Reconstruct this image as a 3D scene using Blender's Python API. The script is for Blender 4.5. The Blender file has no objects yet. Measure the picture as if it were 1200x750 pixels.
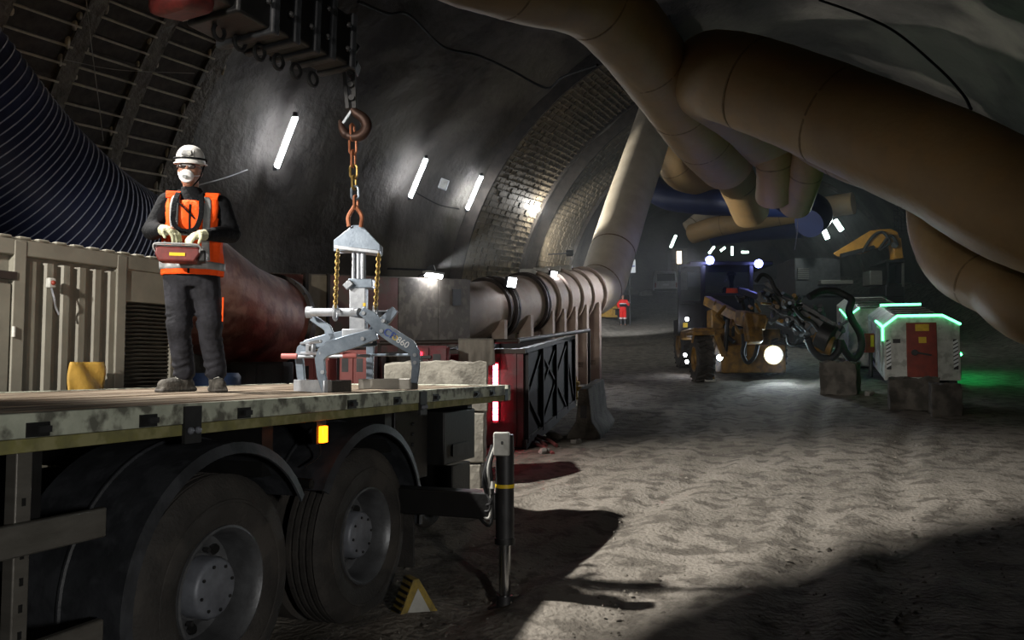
import bpy, math, random
from mathutils import Vector, Matrix, noise
random.seed(7)
R = math.radians
V = Vector
scene = bpy.context.scene
col = scene.collection

# ---------------------------------------------------------------- camera
FPX = 960.0
PITCH = math.atan(55.0 / FPX)
CAM = V((0.0, 0.0, 1.6))
cd = bpy.data.cameras.new('camera')
cd.sensor_width = 36.0
cd.lens = FPX / 1200.0 * 36.0
cd.clip_end = 400
cam = bpy.data.objects.new('camera', cd)
cam.location = CAM
cam.rotation_euler = (math.pi / 2 + PITCH, 0, 0)
col.objects.link(cam)
scene.camera = cam

# ---------------------------------------------------------------- world, exposure, large lights
scene.view_settings.view_transform = 'Standard'
scene.view_settings.look = 'None'
scene.view_settings.exposure = 0.0
scene.view_settings.gamma = 1.0
scene.view_settings.use_curve_mapping = False
w = bpy.data.worlds.new('world')
scene.world = w
w.use_nodes = True
w.node_tree.nodes['Background'].inputs[0].default_value = (0.75, 0.88, 1.0, 1)
w.node_tree.nodes['Background'].inputs[1].default_value = 0.012


def spot(name, loc, target, power, angle, blend, color=(1, 1, 1), size=0.15):
    ld = bpy.data.lights.new(name, 'SPOT')
    ld.energy = power
    ld.spot_size = R(angle)
    ld.spot_blend = blend
    ld.color = color
    ld.shadow_soft_size = size
    o = bpy.data.objects.new(name, ld)
    o.location = loc
    o.rotation_euler = (V(target) - V(loc)).to_track_quat('-Z', 'Y').to_euler()
    col.objects.link(o)
    return o


def lamp_point(name, loc, power, color=(1, 1, 1), size=0.1):
    ld = bpy.data.lights.new(name, 'POINT')
    ld.energy = power
    ld.color = color
    ld.shadow_soft_size = size
    o = bpy.data.objects.new(name, ld)
    o.location = loc
    col.objects.link(o)
    return o


KEY_POS = V((-6.5, 6.2, 8.8))          # floodlight high on the left vault, out of frame
WORK_POS = V((-4.45, 2.2, 3.25))      # work lamp on the crane column of the truck
BACK_POS = V((-4.6, -4.0, 4.6))         # unseen fill lamp added behind the camera
spot('key_flood', KEY_POS, (1.6, 7.6, 0.0), 12000, 50, 0.9, (1.0, 0.96, 0.9), 0.15)
spot('work_flood', WORK_POS, (-2.7, 6.8, 2.3), 1600, 56, 0.6, (1.0, 0.95, 0.87), 0.08)
spot('tunnel_fill', (4.2, 38.0, 6.8), (6.8, 49.5, 4.8), 4500, 70, 0.9, (0.9, 0.95, 1.0), 0.3)  # unseen lamp added to brighten the far roadway and person
spot('deep_fill', (9.5, 66.0, 15.0), (15.0, 80.0, 9.5), 11000, 80, 0.9, (0.88, 0.94, 1.0), 0.3)  # unseen lamp added to brighten the van and the tunnel end
spot('side_fill', (3.2, -3.2, 2.1), (-1.6, 4.4, 1.0), 760, 46, 0.8, (1.0, 0.97, 0.92), 0.25)  # unseen fill added behind the camera for the truck's near side
spot('cavern_fill', BACK_POS, (3.2, 16.0, 5.6), 2300, 40, 0.9, (1.0, 0.93, 0.84), 0.35)

# ---------------------------------------------------------------- geometry of the place
HEAD = R(23.0)
SH, CH = math.sin(HEAD), math.cos(HEAD)
VR, VL0, VZ0 = 11.0, -3.5, 0.9


def Wp(px, py, Y):
    """world point at forward distance Y seen at a position in the 1200x750 frame"""
    dx, dy = (px - 600) / FPX, (375 - py) / FPX
    d = V((dx, math.cos(PITCH) - dy * math.sin(PITCH), math.sin(PITCH) + dy * math.cos(PITCH)))
    return CAM + d * (Y / d.y)


def curve_c(a):
    return -0.004 * max(0, a - 30) ** 2


def AX(a, l, z):
    l = l + curve_c(a)
    return V((a * SH + l * CH, a * CH - l * SH, z))


def axial(x, y):
    a = x * SH + y * CH
    return a, x * CH - y * SH - curve_c(a)


def ramp(a):
    t = a - 5
    if t <= -2:
        return 0.0
    if t < 2:
        s = (t + 2) / 4
        return 0.065 * 2 * s * s * (2 - s) * 1.0
    return 0.065 * t + 0.0007 * t * t


def vz(a):
    return 0.076 * max(0, a)


def sstep(x, a, b):
    t = min(1, max(0, (x - a) / (b - a)))
    return t * t * (3 - 2 * t)


def gz(x, y):
    a, l = axial(x, y)
    z = -0.07 + ramp(a)
    z += 1.6 * sstep(l, 4.2, 8.0) * sstep(a, 8, 16)
    z += 0.7 * sstep(-l, 11.5, 14.5)
    return z


def ground(px, py):
    lo, hi = 2.0, 120.0
    prev = None
    Y = 2.0
    while Y < 110:
        p = Wp(px, py, Y)
        if p.z <= gz(p.x, p.y):
            return V((p.x, p.y, gz(p.x, p.y)))
        Y += 0.05
    return p


# ---------------------------------------------------------------- materials
def lin(h):
    h = h.lstrip('#')
    r = []
    for i in (0, 2, 4):
        c = int(h[i:i + 2], 16) / 255
        r.append(c / 12.92 if c <= 0.04045 else ((c + 0.055) / 1.055) ** 2.4)
    return (*r, 1.0)


MATS = {}


def mat(name, c1, c2=None, scale=4.0, rough=0.7, metal=0.0, bump=0.0, bscale=40.0, lo=0.35, hi=0.65, detail=6.0,
        emit=None, es=0.0, stretch=(1, 1, 1), alpha=None, bdist=0.02, c3=None, s3=1.0):
    m = bpy.data.materials.new(name)
    m.use_nodes = True
    nt = m.node_tree
    b = nt.nodes['Principled BSDF']
    b.inputs['Base Color'].default_value = lin(c1)
    b.inputs['Roughness'].default_value = rough
    b.inputs['Metallic'].default_value = metal
    if c2 or bump:
        tc = nt.nodes.new('ShaderNodeTexCoord')
        mp = nt.nodes.new('ShaderNodeMapping')
        mp.inputs['Scale'].default_value = stretch
        nt.links.new(tc.outputs['Object'], mp.inputs['Vector'])
    if c2:
        n = nt.nodes.new('ShaderNodeTexNoise')
        n.inputs['Scale'].default_value = scale
        n.inputs['Detail'].default_value = detail
        n.inputs['Roughness'].default_value = 0.62
        nt.links.new(mp.outputs[0], n.inputs['Vector'])
        r = nt.nodes.new('ShaderNodeMapRange')
        r.inputs[1].default_value = lo
        r.inputs[2].default_value = hi
        nt.links.new(n.outputs[0], r.inputs[0])
        mx = nt.nodes.new('ShaderNodeMix')
        mx.data_type = 'RGBA'
        mx.inputs[6].default_value = lin(c1)
        mx.inputs[7].default_value = lin(c2)
        nt.links.new(r.outputs[0], mx.inputs[0])
        out = mx.outputs[2]
        if c3:
            n3 = nt.nodes.new('ShaderNodeTexNoise')
            n3.inputs['Scale'].default_value = s3
            n3.inputs['Detail'].default_value = 5
            nt.links.new(mp.outputs[0], n3.inputs['Vector'])
            r3 = nt.nodes.new('ShaderNodeMapRange')
            r3.inputs[1].default_value = 0.48
            r3.inputs[2].default_value = 0.6
            nt.links.new(n3.outputs[0], r3.inputs[0])
            m3 = nt.nodes.new('ShaderNodeMix')
            m3.data_type = 'RGBA'
            m3.inputs[7].default_value = lin(c3)
            nt.links.new(out, m3.inputs[6])
            nt.links.new(r3.outputs[0], m3.inputs[0])
            out = m3.outputs[2]
        nt.links.new(out, b.inputs['Base Color'])
    if bump:
        n2 = nt.nodes.new('ShaderNodeTexNoise')
        n2.inputs['Scale'].default_value = bscale
        n2.inputs['Detail'].default_value = 8
        nt.links.new(mp.outputs[0], n2.inputs['Vector'])
        bp = nt.nodes.new('ShaderNodeBump')
        bp.inputs['Strength'].default_value = bump
        bp.inputs['Distance'].default_value = bdist
        nt.links.new(n2.outputs[0], bp.inputs['Height'])
        nt.links.new(bp.outputs[0], b.inputs['Normal'])
    if emit:
        b.inputs['Emission Color'].default_value = lin(emit)
        b.inputs['Emission Strength'].default_value = es
    if alpha is not None:
        b.inputs['Alpha'].default_value = alpha
    MATS[name] = m
    return m


M = MATS
mat('dirt', '#857f76', '#68635b', 1.1, 0.95, 0, 1.0, 22, 0.35, 0.7, 10, bdist=0.03, c3='#5b564f', s3=4.5)
mat('shotcrete', '#5b5753', '#3d3a38', 0.5, 0.92, 0, 0.7, 4.0, 0.3, 0.7, 10, bdist=0.08, c3='#66625b', s3=0.23)
mat('rib_steel', '#6a6357', '#4b463d', 3, 0.85, 0, 1.0, 9, bdist=0.08)
mat('lagging', '#4a443e', '#37332f', 4, 0.8, 0, 0.4, 25)
mat('lagging_edge', '#b0a692', '#857c6c', 4, 0.85)  # paleness of the ledges is caught light put into the colour
mat('lining', '#7d7260', '#5f574a', 2, 0.6, 0, 0.4, 20)
mat('lining_back', '#3a3631', '#2a2724', 2, 0.9)
mat('tan_fabric', '#9c8258', '#856b47', 0.9, 0.62, 0, 0.25, 9, 0.3, 0.75, 8, c3='#97794e', s3=2.2, bdist=0.03)
mat('pale_fabric', '#d6cab4', '#c0b299', 1.2, 0.65, 0, 0.25, 9)
mat('blue_fabric', '#1d2238', '#161a2b', 2, 0.42, 0, 0.2, 14)
mat('far_blue', '#182a55', '#12204a', 2, 0.5)
mat('wire_ring', '#6d7384', None, 1, 0.45, 0.2)
mat('seam', '#7f6844', '#6b5638', 5, 0.8)
mat('rust_duct', '#7d4c3e', '#58372f', 3.0, 0.55, 0.15, 0.3, 18, 0.35, 0.65, 8, c3='#8b6456', s3=4)
mat('flange', '#3a322e', '#29241f', 6, 0.6, 0.4)
mat('red_panel', '#84554f', '#6c4640', 1.5, 0.6, 0, 0.1, 30, c3='#6b5a50', s3=2.5)
mat('pink_paint', '#a8605c', '#8e4d4a', 2, 0.6)
mat('grime_panel', '#6d655c', '#574f47', 2.5, 0.7, 0.1, 0.15, 30, c3='#7c7469', s3=5)
mat('tan_panel', '#8d8371', '#766c5c', 3, 0.7)
mat('fan_steel', '#b0a092', '#93857a', 2.0, 0.7, 0.0, 0.1, 20, c3='#a08d80', s3=3)
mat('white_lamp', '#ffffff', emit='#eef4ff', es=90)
mat('tube_lamp', '#ffffff', emit='#f2f7ff', es=70)
mat('far_tube', '#ffffff', emit='#d8fff0', es=16)
mat('blue_lamp', '#ffffff', emit='#8c94ff', es=40)
mat('red_led', '#ff5060', emit='#ff4d62', es=34)
mat('red_lamp', '#ff5060', emit='#ff2030', es=8)
mat('green_led', '#60ffa0', emit='#5dffa0', es=6)
mat('green_side', '#60ffa0', emit='#38ff88', es=30)
mat('amber', '#e07a10', emit='#ff7a10', es=5, rough=0.3)
mat('head_lamp', '#ffffff', emit='#dff6ff', es=60)
mat('warm_window', '#ffffff', emit='#ffe9c8', es=4)
mat('black_paint', '#161616', '#0d0d0d', 6, 0.5, 0, 0.1, 30)
mat('black_plastic', '#2e3034', '#1f2124', 5, 0.55, 0, 0.15, 40, c3='#34363a', s3=7)
mat('rubber', '#383532', '#262422', 5, 0.8, 0, 0.4, 60, c3='#403c38', s3=3)
mat('rim_steel', '#6f7174', '#57585a', 8, 0.45, 0.5, 0.1, 40)
mat('hub_grey', '#7a7e86', '#63666d', 9, 0.5, 0.2)
mat('alu', '#6b6862', '#5a5751', 5, 0.5, 0.4, stretch=(0.3, 1, 3))
mat('deck_wood', '#6f5f4c', '#4f4336', 5, 0.9, 0, 0.5, 50, stretch=(3, 0.6, 3), c3='#877b6a', s3=2.2)
mat('deck_paint', '#b9bdac', '#9da292', 7, 0.65, 0, 0.15, 40, c3='#5f5f55', s3=9)
mat('deck_olive', '#7d7a46', '#646242', 8, 0.8, 0, 0.15, 40, c3='#85815a', s3=10)
mat('dark_metal', '#3d3d3e', '#2c2c2d', 6, 0.5, 0.5)
mat('chrome', '#b8babd', None, 1, 0.18, 1.0)
mat('dusty_white', '#b9b9b3', '#9d9c95', 9, 0.6)
mat('galv', '#a9adb3', '#8b8f95', 10, 0.38, 0.6, 0.05, 60)
mat('galv_blue', '#7d8894', '#65707c', 10, 0.35, 0.6, 0.05, 60)
mat('gold_chain', '#9a8046', '#6f5a30', 30, 0.4, 0.7)
mat('copper_chain', '#a5694a', '#7d4c35', 20, 0.5, 0.6)
mat('rust_hook', '#4a352c', '#33251f', 12, 0.5, 0.6)
mat('container_grey', '#7a776b', '#69665b', 2.2, 0.6, 0, 0.08, 30, c3='#6c685c', s3=3.5)
mat('container_frame', '#7b786c', '#6a675d', 3, 0.6)
mat('louver', '#39362f', '#2c2a25', 4, 0.6)
mat('yellow_tarp', '#b8923f', '#9a7a38', 4, 0.6, 0, 0.3, 20)
mat('concrete', '#9a968b', '#827e74', 3.5, 0.9, 0, 0.8, 30, c3='#6f6b62', s3=5, bdist=0.01)
mat('dark_concrete', '#6b665f', '#55514b', 3.5, 0.9, 0, 0.8, 25, c3='#47443f', s3=4)
mat('skip_red', '#7a3c42', '#5d3034', 2, 0.7, 0.1, 0.2, 25, c3='#6a4a4c', s3=4)
mat('skip_dark', '#2f2d2f', '#232123', 2, 0.7, 0.1, 0.2, 25)
mat('grey_cloth', '#8a857b', '#4e4a45', 3, 0.9, 0, 0.3, 40, stretch=(1, 1, 0.3))
mat('chock_yellow', '#a08838', '#6f6236', 14, 0.7)
mat('machine_yellow', '#8f6b2c', '#694d22', 4, 0.55, 0, 0.15, 30, c3='#5c4524', s3=5)
mat('glass', '#20282c', None, 1, 0.08, 0, alpha=0.14)
mat('dark_glass', '#14181b', None, 1, 0.1)
mat('white_paint', '#c9c9c4', '#adada8', 3, 0.45, 0, 0.05, 30, c3='#9a9a94', s3=5)
mat('van_white', '#c4c6c8', '#a9abad', 3, 0.4)
mat('red_door', '#8a2f1e', '#6f2618', 4, 0.5)
mat('yellow_sign', '#d8b52a', '#c4a224', 10, 0.5)
mat('yellow_print', '#d6b41e', None, 1, 0.5)
mat('blue_print', '#27408c', None, 1, 0.5)
mat('white_print', '#d8dadc', None, 1, 0.5)
mat('excavator_yellow', '#b37b20', '#8f6420', 3, 0.5, 0, 0.1, 20)
mat('hose_black', '#171718', '#0f0f10', 8, 0.7)
mat('hose_red', '#8c4a48', '#6b3a3a', 8, 0.6)
mat('cable', '#121212', None, 1, 0.95)
mat('pale_cable', '#8a8780', None, 1, 0.6)
mat('skin', '#9c7460', '#8a6350', 20, 0.55)
mat('hi_vis', '#f0561c', '#dd4a14', 8, 0.75, 0, 0.3, 60)
mat('hi_vis_red', '#e0251c', '#c81e18', 8, 0.75)
mat('reflective', '#8a8c8c', '#6d6f70', 12, 0.45)
mat('far_reflective', '#d0d0d0', None, 12, 0.5)
mat('jacket_black', '#0e0f12', '#08090b', 12, 0.85, 0, 0.5, 30)
mat('trouser_grey', '#2a2a2f', '#19191c', 7, 0.8, 0, 0.6, 14)
mat('boot', '#55524d', '#2e2c29', 14, 0.8, 0, 0.4, 60)
mat('glove', '#b3b294', '#94937a', 20, 0.85, 0, 0.4, 80)
mat('helmet_white', '#d2d0cc', '#b4b2ae', 9, 0.35)
mat('mask_white', '#d6d6d6', '#c2c2c2', 20, 0.8)
mat('lens', '#2a2422', None, 1, 0.12)
mat('remote_red', '#6e2a26', '#542320', 20, 0.5)
mat('remote_grey', '#8b8b8b', '#747474', 20, 0.5)
mat('rubble', '#8f8c86', '#76736d', 3, 0.9, 0, 0.6, 20)
mat('cage_white', '#c9ccd0', None, 1, 0.5)
mat('blue_barrel', '#4b6494', '#3c5078', 8, 0.5)
mat('dark_cabinet', '#353436', '#29282a', 3, 0.7)

for k_ in ('jacket_black', 'trouser_grey', 'hi_vis', 'glove', 'boot', 'dirt', 'shotcrete', 'hi_vis_red', 'blue_fabric', 'lining', 'lining_back', 'lagging'):
    M[k_].node_tree.nodes['Principled BSDF'].inputs['Specular IOR Level'].default_value = 0.15


# ---------------------------------------------------------------- mesh builder
class MB:
    def __init__(s):
        s.v, s.f = [], []

    def add(s, vs, fs):
        o = len(s.v)
        s.v += [V(p) for p in vs]
        s.f += [tuple(i + o for i in f) for f in fs]
        return s

    def box(s, c, d, rot=None):
        h = [x / 2 for x in d]
        vs = [V((x * h[0], y * h[1], z * h[2])) for x in (-1, 1) for y in (-1, 1) for z in (-1, 1)]
        if rot is not None:
            vs = [rot @ p for p in vs]
        vs = [p + V(c) for p in vs]
        return s.add(vs, [(0, 1, 3, 2), (4, 6, 7, 5), (0, 4, 5, 1), (2, 3, 7, 6), (0, 2, 6, 4), (1, 5, 7, 3)])

    def bx(s, x0, x1, y0, y1, z0, z1):
        return s.box(((x0 + x1) / 2, (y0 + y1) / 2, (z0 + z1) / 2), (abs(x1 - x0), abs(y1 - y0), abs(z1 - z0)))

    def bar(s, p0, p1, w, h, up=(0, 0, 1), w1=None, h1=None):
        p0, p1 = V(p0), V(p1)
        d = (p1 - p0).normalized()
        u = V(up)
        if abs(d.dot(u)) > 0.98:
            u = V((0, 1, 0))
        x = d.cross(u).normalized()
        u = x.cross(d)
        w1 = w if w1 is None else w1
        h1 = h if h1 is None else h1
        vs = []
        for p, a, b in ((p0, w, h), (p1, w1, h1)):
            vs += [p + x * a / 2 + u * b / 2, p - x * a / 2 + u * b / 2, p - x * a / 2 - u * b / 2, p + x * a / 2 - u * b / 2]
        return s.add(vs, [(0, 1, 2, 3), (7, 6, 5, 4), (0, 4, 5, 1), (1, 5, 6, 2), (2, 6, 7, 3), (3, 7, 4, 0)])

    def path(s, pts, w, h, up=(0, 0, 1)):
        for a, b in zip(pts, pts[1:]):
            s.bar(a, b, w, h, up)
        return s

    def tube(s, pts, r, n=12, cap=True, closed=False):
        pts = [V(p) for p in pts]
        k = len(pts)
        rr = r if isinstance(r, (list, tuple)) else [r] * k
        o = len(s.v)
        prev = None
        for i, p in enumerate(pts):
            if closed:
                t = pts[(i + 1) % k] - pts[i - 1]
            else:
                t = pts[min(i + 1, k - 1)] - pts[max(i - 1, 0)]
            t = t.normalized() if t.length > 1e-9 else V((0, 0, 1))
            if prev is None:
                u = V((0, 0, 1)) if abs(t.z) < 0.95 else V((0, 1, 0))
                x = t.cross(u).normalized()
            else:
                x = (prev - t * prev.dot(t))
                x = x.normalized() if x.length > 1e-6 else t.orthogonal().normalized()
            prev = x
            y = t.cross(x)
            for j in range(n):
                q = 2 * math.pi * j / n
                rad = rr[i](j / n) if callable(rr[i]) else rr[i]
                s.v.append(p + (x * math.cos(q) + y * math.sin(q)) * rad)
        for i in range(k if closed else k - 1):
            i2 = (i + 1) % k
            for j in range(n):
                j2 = (j + 1) % n
                s.f.append((o + i * n + j, o + i * n + j2, o + i2 * n + j2, o + i2 * n + j))
        if cap and not closed:
            s.f.append(tuple(o + j for j in reversed(range(n))))
            s.f.append(tuple(o + (k - 1) * n + j for j in range(n)))
        return s

    def lathe(s, prof, c=(0, 0, 0), axis='x', n=32, closed=False):
        c = V(c)
        o = len(s.v)
        for a, r in prof:
            for j in range(n):
                q = 2 * math.pi * j / n
                u, v_ = r * math.cos(q), r * math.sin(q)
                p = {'x': (a, u, v_), 'y': (u, a, v_), 'z': (u, v_, a)}[axis]
                s.v.append(c + V(p))
        k = len(prof)
        for i in range(k if closed else k - 1):
            i2 = (i + 1) % k
            for j in range(n):
                j2 = (j + 1) % n
                s.f.append((o + i * n + j, o + i2 * n + j, o + i2 * n + j2, o + i * n + j2))
        return s

    def cyl(s, p0, p1, r, n=16, r1=None):
        return s.tube([p0, p1], [r, r if r1 is None else r1], n)

    def ell(s, c, r, n=12, m=8, rot=None):
        c = V(c)
        r = V(r) if not isinstance(r, (int, float)) else V((r, r, r))
        vs, fs = [], []
        for i in range(1, m):
            th = math.pi * i / m
            for j in range(n):
                q = 2 * math.pi * j / n
                vs.append(V((r.x * math.sin(th) * math.cos(q), r.y * math.sin(th) * math.sin(q), r.z * math.cos(th))))
        vs += [V((0, 0, r.z)), V((0, 0, -r.z))]
        for i in range(m - 2):
            for j in range(n):
                j2 = (j + 1) % n
                fs.append((i * n + j, (i + 1) * n + j, (i + 1) * n + j2, i * n + j2))
        t, b = (m - 1) * n, (m - 1) * n + 1
        for j in range(n):
            j2 = (j + 1) % n
            fs.append((t, j, j2))
            fs.append((b, (m - 2) * n + j2, (m - 2) * n + j))
        if rot is not None:
            vs = [rot @ p for p in vs]
        return s.add([p + c for p in vs], fs)

    def loft(s, rings, n=20, cap=True):
        """rings: (cx, cy, cz, rx, ry)"""
        o = len(s.v)
        for cx, cy, cz, rx, ry in rings:
            for j in range(n):
                q = 2 * math.pi * j / n
                s.v.append(V((cx + rx * math.cos(q), cy + ry * math.sin(q), cz)))
        k = len(rings)
        for i in range(k - 1):
            for j in range(n):
                j2 = (j + 1) % n
                s.f.append((o + i * n + j, o + i * n + j2, o + (i + 1) * n + j2, o + (i + 1) * n + j))
        if cap:
            s.f.append(tuple(o + j for j in reversed(range(n))))
            s.f.append(tuple(o + (k - 1) * n + j for j in range(n)))
        return s

    def limb(s, pr, n=12):
        for (p, r) in pr:
            s.ell(p, r, n, 8)
        for (p, r), (q, r2) in zip(pr, pr[1:]):
            s.tube([p, q], [r, r2], n)
        return s

    def prism(s, poly, o, ux, uy, depth):
        """polygon in the plane (ux, uy) at o, extruded by vector depth"""
        o, ux, uy, dv = V(o), V(ux), V(uy), V(depth)
        k = len(poly)
        a = [o + ux * x + uy * y for x, y in poly]
        vs = a + [p + dv for p in a]
        fs = [tuple(range(k)), tuple(reversed(range(k, 2 * k)))]
        for i in range(k):
            j = (i + 1) % k
            fs.append((i, i + k, j + k, j))
        return s.add(vs, fs)

    def mesh(s, name, off=None):
        me = bpy.data.meshes.new(name)
        off = V((0, 0, 0)) if off is None else off
        me.from_pydata([tuple(p - off) for p in s.v], [], s.f)
        me.validate()
        me.update()
        return me

    def build(s, name, m, parent=None, world=False, bevel=0, smooth=40, sub=0, origin=None):
        if parent is not None:
            off = parent.location.copy() if world else V((0, 0, 0))
            if world and parent.parent is not None:
                off = off + parent.parent.location
        elif origin is not None:
            off = V(origin)
        else:
            xs = [p for p in s.v]
            off = V(((min(p.x for p in xs) + max(p.x for p in xs)) / 2, (min(p.y for p in xs) + max(p.y for p in xs)) / 2, min(p.z for p in xs)))
        me = s.mesh(name, off)
        fixnorm(me)
        if smooth:
            me.polygons.foreach_set('use_smooth', [True] * len(me.polygons))
            me.set_sharp_from_angle(angle=R(smooth))
        o = bpy.data.objects.new(name, me)
        me.materials.append(M[m])
        col.objects.link(o)
        if parent is not None:
            o.parent = parent
        else:
            o.location = off
        if bevel:
            b = o.modifiers.new('bevel', 'BEVEL')
            b.width = bevel
            b.segments = 2
            b.limit_method = 'ANGLE'
        if sub:
            b = o.modifiers.new('sub', 'SUBSURF')
            b.levels = b.render_levels = sub
        return o


import bmesh


def fixnorm(me):
    bm = bmesh.new()
    bm.from_mesh(me)
    bmesh.ops.recalc_face_normals(bm, faces=bm.faces)
    bm.to_mesh(me)
    bm.free()


def remesh(mb, name, m, parent, voxel=0.012, it=6, world=False):
    o = mb.build(name, m, parent, world=world, smooth=0)
    md = o.modifiers.new('r', 'REMESH')
    md.mode = 'VOXEL'
    md.voxel_size = voxel
    md.use_smooth_shade = True
    sm = o.modifiers.new('s', 'SMOOTH')
    sm.factor = 0.5
    sm.iterations = it
    dg = bpy.context.evaluated_depsgraph_get()
    dg.update()
    me = bpy.data.meshes.new_from_object(o.evaluated_get(dg))
    old = o.data
    o.modifiers.clear()
    o.data = me
    me.name = name
    bpy.data.meshes.remove(old)
    me.materials.clear()
    me.materials.append(M[m])
    me.polygons.foreach_set('use_smooth', [True] * len(me.polygons))
    return o


def tag(o, label=None, cat=None, group=None, kind=None):
    if label:
        o['label'] = label
    if cat:
        o['category'] = cat
    if group:
        o['group'] = group
    if kind:
        o['kind'] = kind
    return o


def thing(name, label, cat, loc=(0, 0, 0), rotz=0, group=None):
    o = bpy.data.objects.new(name, None)
    o.empty_display_size = 0.1
    o.location = loc
    o.rotation_euler = (0, 0, rotz)
    col.objects.link(o)
    return tag(o, label, cat, group)


def cr(pts, n=8):
    """Catmull-Rom through points"""
    pts = [V(p) for p in pts]
    P = [pts[0] * 2 - pts[1]] + pts + [pts[-1] * 2 - pts[-2]]
    out = []
    for i in range(1, len(P) - 2):
        for k in range(n):
            t = k / n
            a, b, c, d = P[i - 1], P[i], P[i + 1], P[i + 2]
            out.append(0.5 * ((2 * b) + (c - a) * t + (2 * a - 5 * b + 4 * c - d) * t * t + (3 * b - a - 3 * c + d) * t ** 3))
    out.append(pts[-1])
    return out


def copy_tree(o, parent=None):
    c = o.copy()
    col.objects.link(c)
    if parent is not None:
        c.parent = parent
    for ch in o.children:
        copy_tree(ch, c)
    return c


#STRUCTURE
# ================================================================ STRUCTURE
def nz(p, s, seed=0.0):
    return noise.noise(V((p[0] * s + seed, p[1] * s - seed, p[2] * s + 2 * seed)))


# ---- floor: ramp of trodden dirt with wheel ruts
def build_floor():
    rows = []
    a = -12.0
    while a < 92:
        rows.append(a)
        a += 0.4 if a < 1 else (0.06 if a < 9 else (0.10 if a < 20 else (0.3 if a < 40 else 1.2)))
    ls = [-16 + 26.0 * i / 210 for i in range(211)]
    vs, fs = [], []
    ruts = [(-1.4, 0.16, 0.05), (-2.9, 0.13, 0.04), (-1.9, 0.28, 0.05), (-3.3, 0.24, 0.035), (-0.6, 0.05, 0.045), (-2.2, 0.02, 0.04),
            (0.7, 0.42, 0.05), (-0.9, 0.38, 0.04), (-4.4, -0.02, 0.04), (-6.0, -0.02, 0.035)]
    for a in rows:
        for l in ls:
            p = AX(a, l, 0)
            z = gz(p.x, p.y)
            z += 0.035 * nz((p.x, p.y, 0), 0.45) + 0.018 * nz((p.x, p.y, 0), 1.7, 3.1) + 0.006 * nz((p.x, p.y, 0), 4.0, 8.0)
            if a < 40:
                for l0, k, dp in ruts:
                    lc = l0 + (a - 12) * k * 0.25 + 0.25 * math.sin(a * 0.3 + l0)
                    d = abs(l - lc)
                    if d < 0.5:
                        prof = -math.exp(-(d / 0.16) ** 2) + 0.6 * math.exp(-((d - 0.3) / 0.1) ** 2)
                        amp = 0.55 + 0.45 * nz((a * 0.5, l0, 0), 1.0)
                        z += dp * amp * prof * (1 + 0.08 * math.sin(a * 21 + l0 + 3 * nz((a, l0, 0), 0.7)))
            # damp relief close to the parked truck wheels
            vs.append((p.x, p.y, z))
    n = len(ls)
    for i in range(len(rows) - 1):
        for j in range(n - 1):
            fs.append((i * n + j, i * n + j + 1, (i + 1) * n + j + 1, (i + 1) * n + j))
    mb = MB()
    mb.v = [V(p) for p in vs]
    mb.f = fs
    o = mb.build('floor', 'dirt', origin=(0, 0, 0), smooth=180)
    tag(o, 'trodden grey dirt roadway with wheel ruts', None, None, 'structure')


build_floor()


def vault_pt(a, phi, r=VR, rough=True):
    l = VL0 - r * math.cos(phi)
    z = VZ0 + vz(a) + r * math.sin(phi)
    if rough:
        q = (a, l, z)
        k = 1 + (0.22 * nz(q, 0.35, 1.0) + 0.10 * nz(q, 1.1, 5.0) + 0.04 * nz(q, 3.0, 9.0)) / r
        l = VL0 - r * k * math.cos(phi)
        z = VZ0 + vz(a) + r * k * math.sin(phi)
    return AX(a, l, z)


def vault_part(name, p0, p1, a0, a1, label):
    na, npn = int((a1 - a0) / 0.4), int(abs(p1 - p0) / 1.6)
    mb = MB()
    for i in range(na + 1):
        a = a0 + (a1 - a0) * i / na
        for j in range(npn + 1):
            mb.v.append(vault_pt(a, R(p0 + (p1 - p0) * j / npn)))
    n = npn + 1
    for i in range(na):
        for j in range(npn):
            mb.f.append((i * n + j, i * n + j + 1, (i + 1) * n + j + 1, (i + 1) * n + j))
    o = mb.build(name, 'shotcrete', origin=(0, 0, 0), smooth=180)
    return tag(o, label, None, None, 'structure')


wall_left = vault_part('wall_left', -12, 62, -12, 88, 'dark sprayed concrete vault wall on the left')
ceiling = vault_part('ceiling', 62, 118, -12, 88, 'dark sprayed concrete vault crown')
wall_right = vault_part('wall_right', 118, 192, -12, 88, 'dark sprayed concrete vault wall on the right')
for nm, a in (('wall_back', -12), ('wall_far', 88)):
    mb = MB()
    mb.v = [vault_pt(a, R(-12 + 204 * j / 60)) for j in range(61)]
    mb.f = [tuple(range(61))]
    tag(mb.build(nm, 'shotcrete', origin=(0, 0, 0)), 'dark end of the tunnel', None, None, 'structure')

# ---- near vault bay: steel arches with lagging boards between them
ribs_a = [13.0, 11.5, 10.0, 8.5, 7.0, 5.5, 4.0, 2.5]


def arch(mb, a, p0, p1, r, w, h, step=3):
    k = int((p1 - p0) / step)
    for i in range(k + 1):
        ph = R(p0 + (p1 - p0) * i / k)
        for da, dr in ((-w / 2, 0), (w / 2, 0), (w / 2, h), (-w / 2, h)):
            mb.v.append(vault_pt(a + da, ph, r + dr, False))
    o = len(mb.v) - (k + 1) * 4
    for i in range(k):
        for j in range(4):
            j2 = (j + 1) % 4
            mb.f.append((o + i * 4 + j, o + i * 4 + j2, o + (i + 1) * 4 + j2, o + (i + 1) * 4 + j))
    mb.f.append(tuple(range(o, o + 4)))
    mb.f.append(tuple(range(o + k * 4, o + k * 4 + 4)))


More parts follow.
